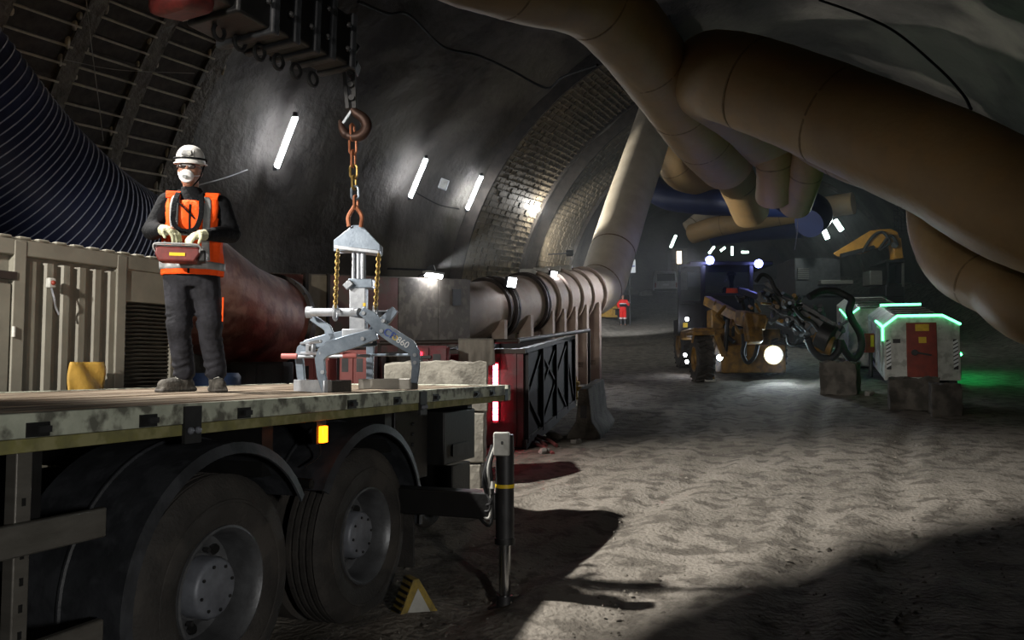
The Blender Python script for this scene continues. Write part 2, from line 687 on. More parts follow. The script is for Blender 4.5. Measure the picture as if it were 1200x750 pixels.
for i, a in enumerate(ribs_a):
    mb = MB()
    arch(mb, a, 0, 62, VR - 0.42, 0.46 if i == 0 else 0.34, 0.3)
    rib = mb.build('steel_arch', 'rib_steel', wall_left)
    for j in range(26):                                    # concrete lumps clinging to the arch
        ph = R(6 + 54 * random.random())
        q = vault_pt(a + random.choice((-1, 1)) * (0.26 if i == 0 else 0.2), ph, VR - 0.36, False)
        MB().ell(q, (random.uniform(0.03, 0.06), random.uniform(0.03, 0.06), random.uniform(0.06, 0.16)), 7, 5).build('concrete_lump', 'lagging_edge', wall_left) if i < 6 else None
    mb = MB()
    arch(mb, a, 62, 118, VR - 0.42, 0.34 if i == 0 else 0.22, 0.3)
    mb.build('steel_arch', 'rib_steel', ceiling)

bm_board = MB().box((0, 0, 0), (1.24, 0.37, 0.05)).mesh('lagging_board')
bm_board.materials.append(M['lagging'])
bm_ledge = MB().box((0, 0, 0), (1.26, 0.035, 0.09)).mesh('lagging_ledge')
bm_ledge.materials.append(M['lagging_edge'])
for i in range(len(ribs_a) - 1):
    am = (ribs_a[i] + ribs_a[i + 1]) / 2
    for k in range(33):
        ph = R(4 + k * 1.78 + random.uniform(-0.2, 0.2))
        p = vault_pt(am, ph, VR - 0.33, False)
        ex = (AX(am + 1, 0, vz(am + 1)) - AX(am, 0, vz(am))).normalized()
        ez = (V((math.cos(ph) * CH, -math.cos(ph) * SH, -math.sin(ph)))).normalized()   # inwards
        ey = ez.cross(ex).normalized()
        ez = ex.cross(ey)
        rot = Matrix((ex, ey, ez)).transposed().to_4x4()
        b = bpy.data.objects.new('lagging_board', bm_board)
        col.objects.link(b)
        b.parent = wall_left
        b.matrix_local = Matrix.Translation(p) @ rot @ Matrix.Rotation(R(random.uniform(3, 9)), 4, 'X')
        e = bpy.data.objects.new('lagging_ledge', bm_ledge)
        col.objects.link(e)
        e.parent = wall_left
        e.matrix_local = Matrix.Translation(p + ez * 0.06 - ey * 0.18) @ rot

# ---- far vault bays: recessed lining of small steel panels
def panel_frame(a, ph, r):
    p = vault_pt(a, ph, r, False)
    ex = (AX(a + .5, 0, vz(a + .5)) - AX(a - .5, 0, vz(a - .5))).normalized()
    ez = (V((math.cos(ph) * CH, -math.cos(ph) * SH, -math.sin(ph)))).normalized()
    ey = ez.cross(ex).normalized()
    ez = ex.cross(ey)
    return p, ex, ey, ez


bm_tile = MB().prism([(-.20, -.10), (.20, -.10), (.20, .10), (-.20, .10)], (0, 0, 0), (1, 0, 0), (0, 1, 0), (0, 0, 0.05))
bm_tile.box((0, -0.10, 0.06), (0.40, 0.04, 0.08))
bm_tile = bm_tile.mesh('lining_panel')
bm_tile.materials.append(M['lining'])


def lining_back(a0, a1, r):
    mb = MB()
    na = max(2, int((a1 - a0) / 0.7))
    for i in range(na + 1):
        for j in range(40):
            mb.v.append(vault_pt(a0 + (a1 - a0) * i / na, R(-2 + 80 * j / 39), r, False))
    for i in range(na):
        for j in range(39):
            mb.f.append((i * 40 + j, i * 40 + j + 1, i * 40 + j + 41, i * 40 + j + 40))
    return mb.build('lining_backing', 'lining_back', wall_left)


RL = VR - 0.40
count = 0
for (a0, a1) in ((27.6, 33.2), (35.2, 41.0), (47.0, 52.0)):
    lining_back(a0, a1, RL + 0.02)
    mbs = MB()
    na = int((a1 - a0) / 0.46)
    nphi = 58
    for i in range(na):
        a = a0 + 0.23 + i * 0.46
        for k in range(nphi):
            ph = R(3 + k * 1.27)
            p, ex, ey, ez = panel_frame(a, ph, RL)
            if a0 < 30 and count < 300 and 6 < math.degrees(ph) < 50 and i < 9:
                t = bpy.data.objects.new('lining_panel', bm_tile)
                col.objects.link(t)
                t.parent = wall_left
                t.matrix_local = Matrix.Translation(p + ez * random.uniform(0, 0.05)) @ Matrix((ex, ey, ez)).transposed().to_4x4()
                count += 1
            else:
                rm = Matrix((ex, ey, ez)).transposed()
                q = p + ez * random.uniform(0, 0.05)
                mbs.box(q + ez * 0.025, (0.40, 0.20, 0.05), rm)
                mbs.box(q - ey * 0.10 + ez * 0.06, (0.40, 0.04, 0.08), rm)
    tag(mbs.build('lining_panels', 'lining', wall_left, smooth=0), None, None, None, 'stuff')
for a in (27.5, 33.3, 35.1, 41.1, 46.9):
    mb = MB()
    arch(mb, a, -2, 78, VR - 0.56, 0.12, 0.55)
    mb.build('lining_edge_beam', 'lagging', wall_left)
for a in (15.5, 20, 44, 49, 56, 63, 70):                # faint arches further in on the right
    mb = MB()
    arch(mb, a, 118, 182, VR - 0.3, 0.22, 0.25)
    mb.build('steel_arch', 'rib_steel', wall_right)
# pale mesh panels on the right wall
for k, (px, py, Y) in enumerate(((1150, 283, 33), (1060, 245, 36))):
    root = thing('wire_mesh_panel', ('pale wire mesh panel hanging behind the lower tan elbow duct', 'dark wire mesh scrap above the excavator arm')[k], 'mesh panel', Wp(px, py, Y))
    for i in range(7):
        m1 = MB().cyl((-0.45 + i * 0.15, 0, -1.0), (-0.45 + i * 0.15, 0.05, 1.0), 0.014, 6)
        m1.build('wire', 'pale_cable' if k == 0 else 'dark_metal', root)
    for i in range(12):
        m1 = MB().cyl((-0.5, 0.02, -0.95 + i * 0.17), (0.5, 0.02, -0.95 + i * 0.17), 0.014, 6)
        m1.build('wire', 'pale_cable' if k == 0 else 'dark_metal', root)

# ---- tube lights on the left wall
def wall_frame(a, ph, inset):
    p, ex, ey, ez = panel_frame(a, ph, VR - inset)
    return p, ex, ey, ez


LBL = ['lit tube light on the vault behind the white helmeted worker', 'lit tube light on the vault right of the hook chain',
       'lit tube light at the edge of the panel lining']
for k, (px, py, Y) in enumerate(((317, 157, 20.0), (475, 201, 26.0), (548, 222, 29.7))):
    q = Wp(px, py, Y)
    a, l = axial(q.x, q.y)
    ph = math.atan2(q.z - VZ0 - vz(a), VL0 - l)
    p, ex, ey, ez = wall_frame(a, ph, 0.42)
    if ey.z < 0:
        ey, ex = -ey, -ex
    root = thing('tube_light', LBL[k], 'light', p, 0, 'tube lights along the left vault wall')
    t = ey * 0.66
    MB().bar(-t * 1.05 - ez * 0.1, t * 1.05 - ez * 0.1, 0.03, 0.03, ez).build('housing', 'dusty_white', root)
    MB().tube([-t, t], 0.055, 10).build('tube', 'tube_lamp', root)
    for s in (-1, 1):
        MB().box(t * s * 1.06 - ez * 0.03, (0.1, 0.1, 0.12)).build('end_cap', 'dark_metal', root)
# spot lamp on the plain strip between the linings
q = Wp(626, 243, 35.0)
a, l = axial(q.x, q.y)
p, ex, ey, ez = wall_frame(a, math.atan2(q.z - VZ0 - vz(a), VL0 - l), 0.5)
root = thing('wall_flood_lamp', 'small glowing lamp on the plain strip between two panel linings', 'light', p)
MB().bar(-ez * 0.25, -ez * 0.05, 0.3, 0.3, ey).build('housing', 'dark_metal', root)
MB().ell(V((0, 0, 0)) + ez * 0.02, 0.16).build('lens', 'head_lamp', root)
lamp_point('strip_lamp_light', p + ez * 0.4, 260, (1, 0.97, 0.92), 0.15)

#DUCTS
# ================================================================ DUCTS
def duct(name, label, pts, dia, m, seams=(), group=None, wrinkle=0.02, n=36, seg=10, dia2=None, bend_fold=False, seamr=1.008, seamw=0.02):
    P = cr([p if isinstance(p, Vector) else Wp(*p) for p in pts], seg)
    k = len(P)
    dia2 = dia2 or dia
    mb = MB()
    rr = []
    for i in range(k):
        base = (dia + (dia2 - dia) * i / (k - 1)) / 2

        def f(u, i=i, base=base):
            q = 2 * math.pi * u
            return base * (1 + wrinkle * nz((math.cos(q) * 1.5, math.sin(q) * 1.5, i * 0.35), 1.0, dia) + wrinkle * 0.6 * nz((math.cos(q) * 4, math.sin(q) * 4, i * 0.9), 1.0, 3 + dia))
        rr.append(f)
    mb.tube(P, rr, n)
    root = thing(name, label, 'duct', P[k // 2], 0, group)
    o = mb.build('duct_skin', m, root, world=True, smooth=60)
    for s in seams:
        i = max(1, min(k - 2, int(s * (k - 1))))
        t = (P[i + 1] - P[i - 1]).normalized()
        base = (dia + (dia2 - dia) * i / (k - 1)) / 2
        MB().tube([P[i] - t * seamw, P[i] + t * seamw], base * seamr, n).build('seam_band', 'seam' if m in ('tan_fabric', 'pale_fabric') else 'flange', root, world=True)
    return root, P


G_T = 'tan fabric ventilation ducts under the vault'
duct('fabric_duct', 'tan fabric duct bending down from the top centre of the vault', [V((-3.3, -3.0, 5.4)), V((-3.3, 2.0, 5.4)), V((-3.25, 4.7, 5.5)), V((-3.2, 5.75, 6.3)), V((-3.0, 6.4, 7.5)), V((-2.7, 7.6, 8.8)), V((-2.0, 10.5, 9.2)), (505, -75, 13.2), (600, -32, 14.2), (690, -5, 15.6), (742, 45, 17), (785, 105, 19), (822, 158, 21.2), (850, 190, 23.5)],  # unseen run above the deck added to shade the right foreground
     1.62, 'tan_fabric', (0.62, 0.70, 0.80, 0.87, 0.93), G_T, 0.018)
duct('fabric_duct', 'widest tan fabric duct sloping across the upper right', [(905, 160, 23), (862, 128, 21.0), (832, 92, 18.6), (858, 92, 17.2), (930, 117, 16.2), (1010, 150, 15.2), (1100, 190, 14.1), (1270, 262, 12.4), V((11.6, 9.6, 3.1))],
     1.92, 'tan_fabric', (0.43, 0.58), G_T, 0.014)
duct('fabric_duct', 'tan elbow duct dropping to the right edge beside the green light', [(1092, 165, 17.4), (1093, 225, 16.9), (1098, 272, 16.2), (1120, 312, 15.3), (1165, 337, 14.4), (1260, 380, 13.0), V((12.2, 11.0, 2.2))],
     1.02, 'tan_fabric', (0.62,), G_T, 0.018)
# pale rising duct and branches behind
rise, RP = duct('fabric_duct', 'pale fabric duct rising from the steel fan up to the vault', [(672, 348, 23.0), (702, 336, 24.0), (716, 300, 25.0), (735, 240, 26.4), (756, 178, 28.0), (775, 120, 29.5)],
     1.42, 'pale_fabric', (0.2, 0.42), G_T, 0.012)
duct('fabric_duct', 'short tan duct hanging just right of the pale rising duct', [(783, 155, 30), (788, 185, 30), (800, 205, 30.5), (835, 213, 31.5)], 1.2, 'tan_fabric', (0.5,), G_T)
duct('fabric_duct', 'tan duct end below the central bending duct', [(838, 165, 26), (852, 190, 26.5), (868, 222, 27.5), (880, 250, 28.5)], 1.25, 'tan_fabric', (0.6,), G_T)
duct('fabric_duct', 'tan stub duct hanging under the widest duct', [(905, 140, 22.5), (906, 170, 22.5), (908, 205, 23), (906, 232, 23.6)], 1.0, 'tan_fabric', (0.55,), G_T)
duct('fabric_duct', 'tan stub duct between the blue duct and the widest duct', [(950, 165, 22.2), (947, 190, 22.4), (940, 215, 23), (932, 240, 24)], 0.95, 'tan_fabric', (0.5,), G_T)
duct('fabric_duct', 'tan duct tucked behind the lower edge of the widest duct', [(925, 150, 21), (975, 180, 20), (1030, 200, 18.8), (1092, 216, 17.8)], 1.0, 'tan_fabric', (0.4,), G_T)
duct('fabric_duct', 'low tan duct between the two blue ducts', [(812, 274, 37), (838, 266, 36), (890, 256, 35), (950, 246, 34), (1000, 238, 33)], 0.9, 'tan_fabric', (0.3, 0.6), G_T)
duct('fabric_duct', 'pale lit duct mouth above the site hut', [(840, 240, 41), (825, 256, 41), (808, 270, 41)], 1.0, 'pale_fabric', (0.8,), G_T)
duct('fabric_duct', 'dark blue duct crossing the tunnel below the tan ducts', [(752, 203, 33), (775, 228, 32.5), (815, 236, 31.5), (890, 238, 30), (945, 240, 28.8), (958, 252, 28), (948, 262, 27.5)], 1.0, 'far_blue', (), 'dark blue ducts crossing the tunnel', 0.02)
duct('fabric_duct', 'lower dark blue duct above the drill rig cab', [(835, 276, 38), (880, 270, 37), (940, 266, 36)], 1.0, 'far_blue', (), 'dark blue ducts crossing the tunnel', 0.02)

# ---- ribbed blue duct over the container, joined to the rusty steel duct
pts = [(-190, -10, 7.2), (-90, 92, 7.8), (-5, 188, 8.5), (75, 258, 9.2), (135, 294, 9.9), (178, 314, 10.3)]
P = cr([Wp(*p) for p in pts], 24)
root = thing('ribbed_duct', 'dark blue wire ribbed duct lying over the grey container', 'duct', P[len(P) // 2])
k = len(P)
mb = MB()
mb.tube(P, [0.86 - 0.04 * i / k + (0.012 if i % 2 else 0) for i in range(k)], 48)
mb.build('duct_skin', 'blue_fabric', root, world=True, smooth=80)
L = 0
last = -1
for i in range(1, k - 1):
    L += (P[i] - P[i - 1]).length
    if L - last > 0.06:
        last = L
        t = (P[i + 1] - P[i - 1]).normalized()
        x = t.cross(V((0, 0, 1))).normalized()
        y = t.cross(x)
        rad = 0.86 - 0.04 * i / k + 0.012
        MB().tube([P[i] + (x * math.cos(q) + y * math.sin(q)) * rad for q in [2 * math.pi * j / 40 for j in range(40)]], 0.007, 5, closed=True).build('wire_ring', 'wire_ring', root, world=True)
MB().tube(P[-12:-1], 0.865, 40).build('clamp_sleeve', 'blue_fabric', root, world=True)

P2 = cr([Wp(*p) for p in [(170, 310, 10.2), (200, 324, 10.5), (235, 345, 11.0), (272, 366, 11.6), (316, 379, 12.5)]], 10)
root = thing('steel_duct', 'rusty red steel duct with dark end flange behind the worker', 'duct', P2[len(P2) // 2])
mb = MB()
mb.tube(P2, [0.8 - 0.1 * i / len(P2) + 0.012 * nz((i * .3, 0, 0), 1) for i in range(len(P2))], 40)
mb.build('duct_shell', 'rust_duct', root, world=True)
t = (P2[-1] - P2[-3]).normalized()
MB().tube([P2[-1] - t * 0.06, P2[-1] + t * 0.07], 0.765, 44).build('flange', 'flange', root, world=True)
for j in range(20):
    q = 2 * math.pi * j / 20
    x = t.cross(V((0, 0, 1))).normalized()
    y = t.cross(x)
    c = P2[-1] + (x * math.cos(q) + y * math.sin(q)) * 0.735
    MB().cyl(c - t * 0.09, c + t * 0.1, 0.016, 6).build('bolt', 'dark_metal', root, world=True)

# ---- filter house (the long panelled box)
A0, A1 = Wp(322, 319, 12.95), Wp(550, 327, 17.0)
root = thing('filter_house', 'long red and grey panelled filter house behind the block grab', 'filter house', (A0.x, A0.y, gz(A0.x, A0.y)))
d = (A1 - A0)
hor = V((d.x, d.y, 0)).normalized()
back = V((-hor.y, hor.x, 0)) * 1.7
zb0, zb1 = gz(A0.x, A0.y) - 0.02, gz(A1.x, A1.y) - 0.02
B0, B1 = V((A0.x, A0.y, zb0)), V((A1.x, A1.y, zb1))
mb = MB()
ring = [B0, B1, A1, A0]
mb.add([p + back * 0.03 for p in ring] + [p + back for p in ring], [(0, 1, 2, 3), (7, 6, 5, 4), (0, 4, 5, 1), (1, 5, 6, 2), (2, 6, 7, 3), (3, 7, 4, 0)])
mb.build('body', 'grime_panel', root, world=True)


def on_face(u, v, out=0.0):          # u along 0..1, v up 0..1
    b = B0.lerp(B1, u)
    tpt = A0.lerp(A1, u)
    return b.lerp(tpt, v) - back.normalized() * out


def face_panel(name, u0, u1, v0, v1, m, th=0.04, out=0.0):
    q = [on_face(u0, v0, out), on_face(u1, v0, out), on_face(u1, v1, out), on_face(u0, v1, out)]
    n_ = -back.normalized() * th
    mb = MB().add(q + [p + n_ for p in q], [(0, 1, 2, 3), (7, 6, 5, 4), (0, 4, 5, 1), (1, 5, 6, 2), (2, 6, 7, 3), (3, 7, 4, 0)])
    return mb.build(name, m, root, world=True)


for (u0, u1, v0, v1, m) in ((0.005, 0.11, 0.0, 0.99, 'red_panel'), (0.12, 0.21, 0.0, 0.99, 'tan_panel'), (0.215, 0.56, 0.5, 0.99, 'red_panel'), (0.215, 0.5, 0.0, 0.49, 'red_panel'),
                            (0.565, 0.79, 0.5, 0.99, 'grime_panel'), (0.795, 0.995, 0.5, 0.99, 'grime_panel')):
    face_panel('side_panel', u0, u1, v0, v1, m)
for i in range(4):
    dp = face_panel('access_door', 0.565 + i * 0.108, 0.665 + i * 0.108, 0.14, 0.47, 'grime_panel', 0.05)
    face_panel('vent', 0.585 + i * 0.108, 0.645 + i * 0.108, 0.33, 0.43, 'dark_metal', 0.065)
face_panel('post', 0.108, 0.122, 0.0, 1.0, 'flange', 0.10)
face_panel('post', 0.213, 0.222, 0.0, 1.0, 'flange', 0.06)
face_panel('rail', 0.5, 1.0, 0.485, 0.5, 'alu', 0.07)
face_panel('vent', 0.88, 0.93, 0.80, 0.92, 'dark_metal', 0.055)
# lamp lying on the box edge
p = on_face(0.735, 1.0, 0.16) + V((0, 0, 0.03))
lr = thing('tube_light', 'short bright tube lamp fixed on top of the filter house', 'light', p)
t = hor * 0.22
MB().bar(-t * 1.05 + V((0, 0, .05)), t * 1.05 + V((0, 0, .05)), 0.16, 0.04).build('housing', 'dusty_white', lr)
MB().tube([-t, t], 0.045, 10).build('tube', 'tube_lamp', lr)
for s in (-1, 1):
    MB().bar(t * s + V((0, 0, .02)), t * s + back.normalized() * 0.2 + V((0, 0, -.02)), 0.03, 0.03).build('bracket', 'dark_metal', lr)

# ---- fan duct: chain of steel cylinders with flanges behind the box
C0, C1 = Wp(545, 366, 18.4), Wp(684, 344, 23.3)
root = thing('fan_duct', 'row of flanged steel fan cylinders right of the filter house', 'fan', (C0.x, C0.y, gz(C0.x, C0.y)))
ax = (C1 - C0).normalized()
Lc = (C1 - C0).length
segs = [(-0.19, 0.19, 0.66, 'fan_steel'), (0.19, 0.42, 0.70, 'fan_steel'), (0.44, 0.53, 0.71, 'fan_steel'), (0.55, 0.63, 0.72, 'fan_steel'), (0.65, 0.74, 0.72, 'fan_steel'), (0.76, 0.85, 0.72, 'fan_steel'), (0.87, 1.0, 0.70, 'fan_steel')]
for u0, u1, r_, m in segs:
    MB().tube([C0 + ax * Lc * u0, C0 + ax * Lc * u1], r_, 36).build('cylinder', m, root, world=True)
for u, r_ in ((0.14, 0.74), (0.185, 0.76), (0.2, 0.76), (0.42, 0.78), (0.44, 0.78), (0.535, 0.78), (0.64, 0.78), (0.75, 0.78), (0.86, 0.78), (0.99, 0.78)):
    MB().tube([C0 + ax * (Lc * u - 0.03), C0 + ax * (Lc * u + 0.03)], r_, 36).build('flange', 'flange' if u < 0.5 else 'fan_steel', root, world=True)
side = ax.cross(V((0, 0, 1))).normalized()
for u in (0.1, 0.3, 0.48, 0.585, 0.69, 0.8, 0.93):
    c = C0 + ax * Lc * u
    g = gz(c.x, c.y)
    for s_ in (-1, 1):
        pp = c + side * 0.55 * s_
        MB().bar(V((pp.x, pp.y, g - 0.05)), V((pp.x, pp.y, c.z - 0.25)), 0.34, 0.12, ax).build('saddle', 'fan_steel', root, world=True)
    MB().bar(V((c.x, c.y, g + 0.5)) - side * 0.6, V((c.x, c.y, g + 0.5)) + side * 0.6, 0.12, 0.14).build('crossbeam', 'flange', root, world=True)
for u in (0.47, 0.585, 0.69, 0.8):
    c = C0 + ax * Lc * u + V((0, 0, 0.72))
    MB().box(c + V((0, 0, 0.05)), (0.42, 0.3, 0.14)).build('top_box', 'dusty_white', root, world=True, bevel=0.02)
for (px, py, Y, sz, lab) in ((600, 331, 18.6, 0.14, 'bright square flood lamp on the fan cylinders'), (649, 322, 21.0, 0.11, 'smaller flood lamp further along the fan cylinders')):
    p = Wp(px, py, Y)
    lr = thing('flood_lamp', lab, 'light', p, 0, 'flood lamps on the fan')
    dirn = V((0.75, -0.6, -0.25)).normalized()
    MB().bar(-dirn * 0.1, -dirn * 0.01, sz * 2.1, sz * 1.7).build('housing', 'dark_metal', lr)
    MB().bar(-dirn * 0.01, dirn * 0.01, sz * 1.9, sz * 1.45).build('lens', 'white_lamp', lr)
    MB().bar((0, 0, -0.05), -dirn * 0.2 + V((-0.12, 0.2, -0.2)), 0.04, 0.04).build('bracket', 'dark_metal', lr)

# lamps added to brighten the rising duct and the far lining
lp = Wp(668, 296, 35.5)
lroot = thing('duct_fill_lamp', 'fill lamp added on the lining edge left of the pale rising duct', 'light', lp)
ld_ = (Wp(690, 265, 52) - lp).normalized()
dl = Wp(512, 313, 26.5)
droot = thing('wall_flood_lamp', 'small dark fill lamp added on the vault just above the filter house', 'light', dl)
dd_ = (Wp(737, 235, 26.6) - dl).normalized()
MB().bar(-dd_ * 0.3, -dd_ * 0.08, 0.26, 0.2).build('housing', 'dark_metal', droot)
MB().bar(-dd_ * 0.08, -dd_ * 0.07, 0.22, 0.16).build('lens', 'white_print', droot)
MB().bar(-dd_ * 0.3, V((-1.75, 0.4, 0.0)), 0.06, 0.06).build('bracket', 'dark_metal', droot)
spot('wall_fill_light', dl, Wp(737, 235, 26.6), 4500, 42, 0.5, (1, 0.97, 0.9), 0.08)
spot('fan_lamp_light', Wp(601, 331, 18.35), Wp(640, 420, 16.0), 160, 100, 0.8, (0.92, 0.95, 1.0), 0.1)
MB().bar(-ld_ * 0.3, -ld_ * 0.05, 0.3, 0.26).build('housing', 'dark_metal', lroot)
MB().bar(-ld_ * 0.05, -ld_ * 0.04, 0.26, 0.2).build('lens', 'white_print', lroot)
MB().bar(-ld_ * 0.3, -ld_ * 0.4 + V((-0.9, 0.3, 0)), 0.05, 0.05).build('bracket', 'dark_metal', lroot)
spot('duct_fill_light', lp, Wp(690, 265, 52), 1500, 80, 0.7, (1, 0.97, 0.9), 0.12)

#TRUCK
# ================================================================ TRUCK
TROT = R(-20.4)
T0 = V((-0.03, 7.92, -0.07))
TM = Matrix.Translation(T0) @ Matrix.Rotation(TROT, 4, 'Z')
TI = TM.inverted()
DECK = 1.42


def TL(p):
    """world point to truck-local"""
    return TI @ V(p)


truck = thing('flatbed_truck', 'dirty flatbed truck with worn deck in the left foreground', 'truck', T0, TROT)
ZD = DECK + 0.07            # deck height in truck coordinates
# deck planks
for i in range(12):
    x0 = -2.46 + i * 0.2
    MB().bx(x0, x0 + 0.194, -8.3, -0.02, ZD - 0.05, ZD - random.uniform(0, 0.006)).build('deck_plank', 'deck_wood', truck, bevel=0.004)
mb = MB().bx(-2.47, -0.05, -8.3, -0.04, ZD - 0.13, ZD - 0.052)
mb.build('deck_frame', 'dark_metal', truck)
# side rails: two-tone worn paint, upper pale and lower olive strip
for x0, x1 in ((-0.05, 0.0), (-2.52, -2.47)):
    MB().bx(x0, x1, -8.3, -0.1, ZD - 0.088, ZD + 0.006).build('side_rail', 'deck_paint', truck, bevel=0.004)
    MB().bx(x0, x1 - 0.004 if x1 == 0 else x1, -8.3, -0.1, ZD - 0.142, ZD - 0.09).build('rail_lower_strip', 'deck_olive', truck, bevel=0.004)
MB().bx(-2.5, 0.0, -0.02, 0.05, ZD - 0.142, ZD + 0.006).build('rear_rail', 'deck_paint', truck, bevel=0.004)
MB().bx(-0.02, 0.0, -0.10, -0.02, ZD - 0.142, ZD - 0.03).build('rear_pocket', 'black_paint', truck)
for y in (-0.45, -0.82, -1.62, -2.25, -2.85, -3.9, -4.55, -5.1):     # lashing pockets and buckles
    b = MB().bx(-0.01, 0.006, y - 0.05, y + 0.05, ZD - 0.085, ZD - 0.03).build('lashing_pocket', 'black_paint', truck)
    MB().bx(0.004, 0.018, y - 0.005, y + 0.05, ZD - 0.07, ZD - 0.045).build('lashing_hook', 'dark_metal', b)
for y in (-4.28, -1.85):
    b = MB().bx(-0.005, 0.014, y - 0.055, y + 0.055, ZD - 0.18, ZD - 0.005).build('stake_bracket', 'dark_metal', truck)
    for s in (-1, 1):
        MB().ell((0.02, y + 0.025 * s, ZD - 0.12), 0.018, 8, 6).build('stud', 'hub_grey', b)
# chassis
for x in (-0.85, -1.65):
    MB().bx(x - 0.05, x + 0.05, -8.2, -0.35, 0.72, 1.05).build('chassis_beam', 'black_paint', truck)
for y in (-7.5, -6.3, -5.0, -3.5, -2.1, -0.6):
    MB().bx(-2.35, -0.15, y - 0.05, y + 0.05, 1.05, ZD - 0.13).build('cross_member', 'black_paint', truck)

WR = 0.575
WZ = 0.545
AXLES = (-3.965, -2.545)


def make_wheel(x, y, outward):
    wroot = bpy.data.objects.new('wheel', None)
    wroot.empty_display_size = 0.1
    wroot.location = (x, y, WZ)
    wroot.rotation_euler = (0, 0, 0 if outward > 0 else math.pi)
    col.objects.link(wroot)
    wroot.parent = truck
    # tyre, outer face towards +x
    W_ = 0.30
    prof = [(-W_, 0.31), (-W_ - 0.0, 0.42), (-W_ + 0.03, WR - 0.05), (-W_ + 0.05, WR - 0.005)]
    xg = -W_ + 0.05
    for g in range(4):
        wid = (W_ - 0.1) / 4
        prof += [(xg + 0.004, WR), (xg + wid - 0.018, WR), (xg + wid - 0.016, WR - 0.014), (xg + wid - 0.002, WR - 0.014)]
        xg += wid
    prof += [(xg, WR), (-0.045, WR - 0.004), (-0.022, WR - 0.03), (-0.006, WR - 0.075), (0.004, 0.44), (0.004, 0.40), (-0.008, 0.345), (-0.022, 0.315), (-0.03, 0.30)]
    MB().lathe(prof, (0, 0, 0), 'x', 64).build('tyre', 'rubber', wroot)
    MB().lathe([(0.006, 0.452), (0.011, 0.448), (0.011, 0.436), (0.006, 0.432)], (0, 0, 0), 'x', 48).build('sidewall_ring', 'rubber', wroot)
    rim = [(-0.028, 0.318), (-0.006, 0.318), (-0.002, 0.306), (-0.02, 0.292), (-0.05, 0.278), (-0.13, 0.268), (-0.19, 0.262), (-0.215, 0.22), (-0.205, 0.19), (-0.175, 0.165), (-0.165, 0.10), (-0.165, 0.0)]
    MB().lathe(rim, (0, 0, 0), 'x', 56).build('rim', 'rim_steel', wroot)
    MB().lathe([(-0.165, 0.155), (-0.07, 0.152), (-0.055, 0.142), (-0.05, 0.13), (-0.05, 0.0)], (0, 0, 0), 'x', 40).build('hub', 'hub_grey', wroot)
    for k in range(10):
        q = 2 * math.pi * k / 10
        MB().cyl((-0.18, 0.182 * math.cos(q), 0.182 * math.sin(q)), (-0.15, 0.182 * math.cos(q), 0.182 * math.sin(q)), 0.014, 6).build('wheel_nut', 'dark_metal', wroot)
    for k in range(8):
        q = 2 * math.pi * (k + .3) / 8
        MB().cyl((-0.052, 0.115 * math.cos(q), 0.115 * math.sin(q)), (-0.042, 0.115 * math.cos(q), 0.115 * math.sin(q)), 0.009, 6).build('hub_bolt', 'dark_metal', wroot)
    for k in range(8):
        q = 2 * math.pi * k / 8
        MB().cyl((-0.216, 0.225 * math.cos(q), 0.225 * math.sin(q)), (-0.196, 0.215 * math.cos(q), 0.215 * math.sin(q)), 0.03, 10).build('hand_hole', 'black_paint', wroot)
    return wroot


first = make_wheel(-0.045, AXLES[0], 1)
for (x, y, s) in ((-0.045, AXLES[1], 1), (-2.455, AXLES[0], -1), (-2.455, AXLES[1], -1)):
    c = copy_tree(first, truck)
    c.location = (x, y, WZ)
    c.rotation_euler = (R(37) * (1 if s > 0 else 0), 0, 0 if s > 0 else math.pi)
for x0, x1 in ((-0.75, -0.40), (-2.1, -1.75)):
    for y in AXLES:
        MB().lathe([(x0, 0.31), (x0, WR), (x1, WR), (x1, 0.31)], (0, y, WZ), 'x', 40, True).build('inner_tyre', 'rubber', truck)
for y in AXLES:
    MB().cyl((-2.3, y, WR), (-0.2, y, WR), 0.09, 14).build('axle', 'black_paint', truck)


def mudguard(y, q0, q1, r=0.712):
    mb = MB()
    n = 26
    xs = [(-0.70, r - 0.012), (-0.70, r), (-0.34, r + 0.008), (0.0, r), (0.014, r - 0.055), (0.004, r - 0.06), (-0.01, r - 0.012)]
    for i in range(n + 1):
        q = R(q0 + (q1 - q0) * i / n)
        for x, rr in xs:
            mb.v.append(V((x, y - rr * math.cos(q), WR + rr * math.sin(q))))
    k = len(xs)
    for i in range(n):
        for j in range(k):
            j2 = (j + 1) % k
            mb.f.append((i * k + j, i * k + j2, (i + 1) * k + j2, (i + 1) * k + j))
    mb.f.append(tuple(range(k)))
    mb.f.append(tuple(range(n * k, n * k + k)))
    o = mb.build('mudguard', 'black_plastic', truck)
    for rr, xx in ((r + 0.010, -0.34),):
        MB().tube([V((xx, y - rr * math.cos(R(q)), WR + rr * math.sin(R(q)))) for q in range(int(q0), int(q1) + 1, 6)], 0.012, 6).build('rib', 'black_plastic', o)
    return o


mudguard(AXLES[0], -8, 150)
mudguard(AXLES[1], 30, 186)
# mud flap behind rear wheel, marker lamp, brackets
MB().bx(-0.66, -0.05, AXLES[1] + 0.66, AXLES[1] + 0.68, 0.18, 0.75).build('mud_flap', 'rubber', truck)
o = MB().bx(-0.02, 0.012, -3.19, -3.13, ZD - 0.275, ZD - 0.175).build('marker_lamp', 'amber', truck, bevel=0.006)
MB().bx(-0.05, -0.018, -3.21, -3.11, ZD - 0.28, ZD - 0.14).build('lamp_bracket', 'black_paint', truck)
MB().tube(cr([(-0.03, -3.16, ZD - 0.27), (-0.05, -3.13, ZD - 0.36), (-0.1, -3.20, ZD - 0.42)], 5), 0.006, 6).build('lamp_cable', 'cable', truck)
MB().cyl((-0.02, -3.25, 0.98), (-0.6, -3.25, 1.0), 0.03, 10).build('mudguard_stay', 'black_paint', truck)
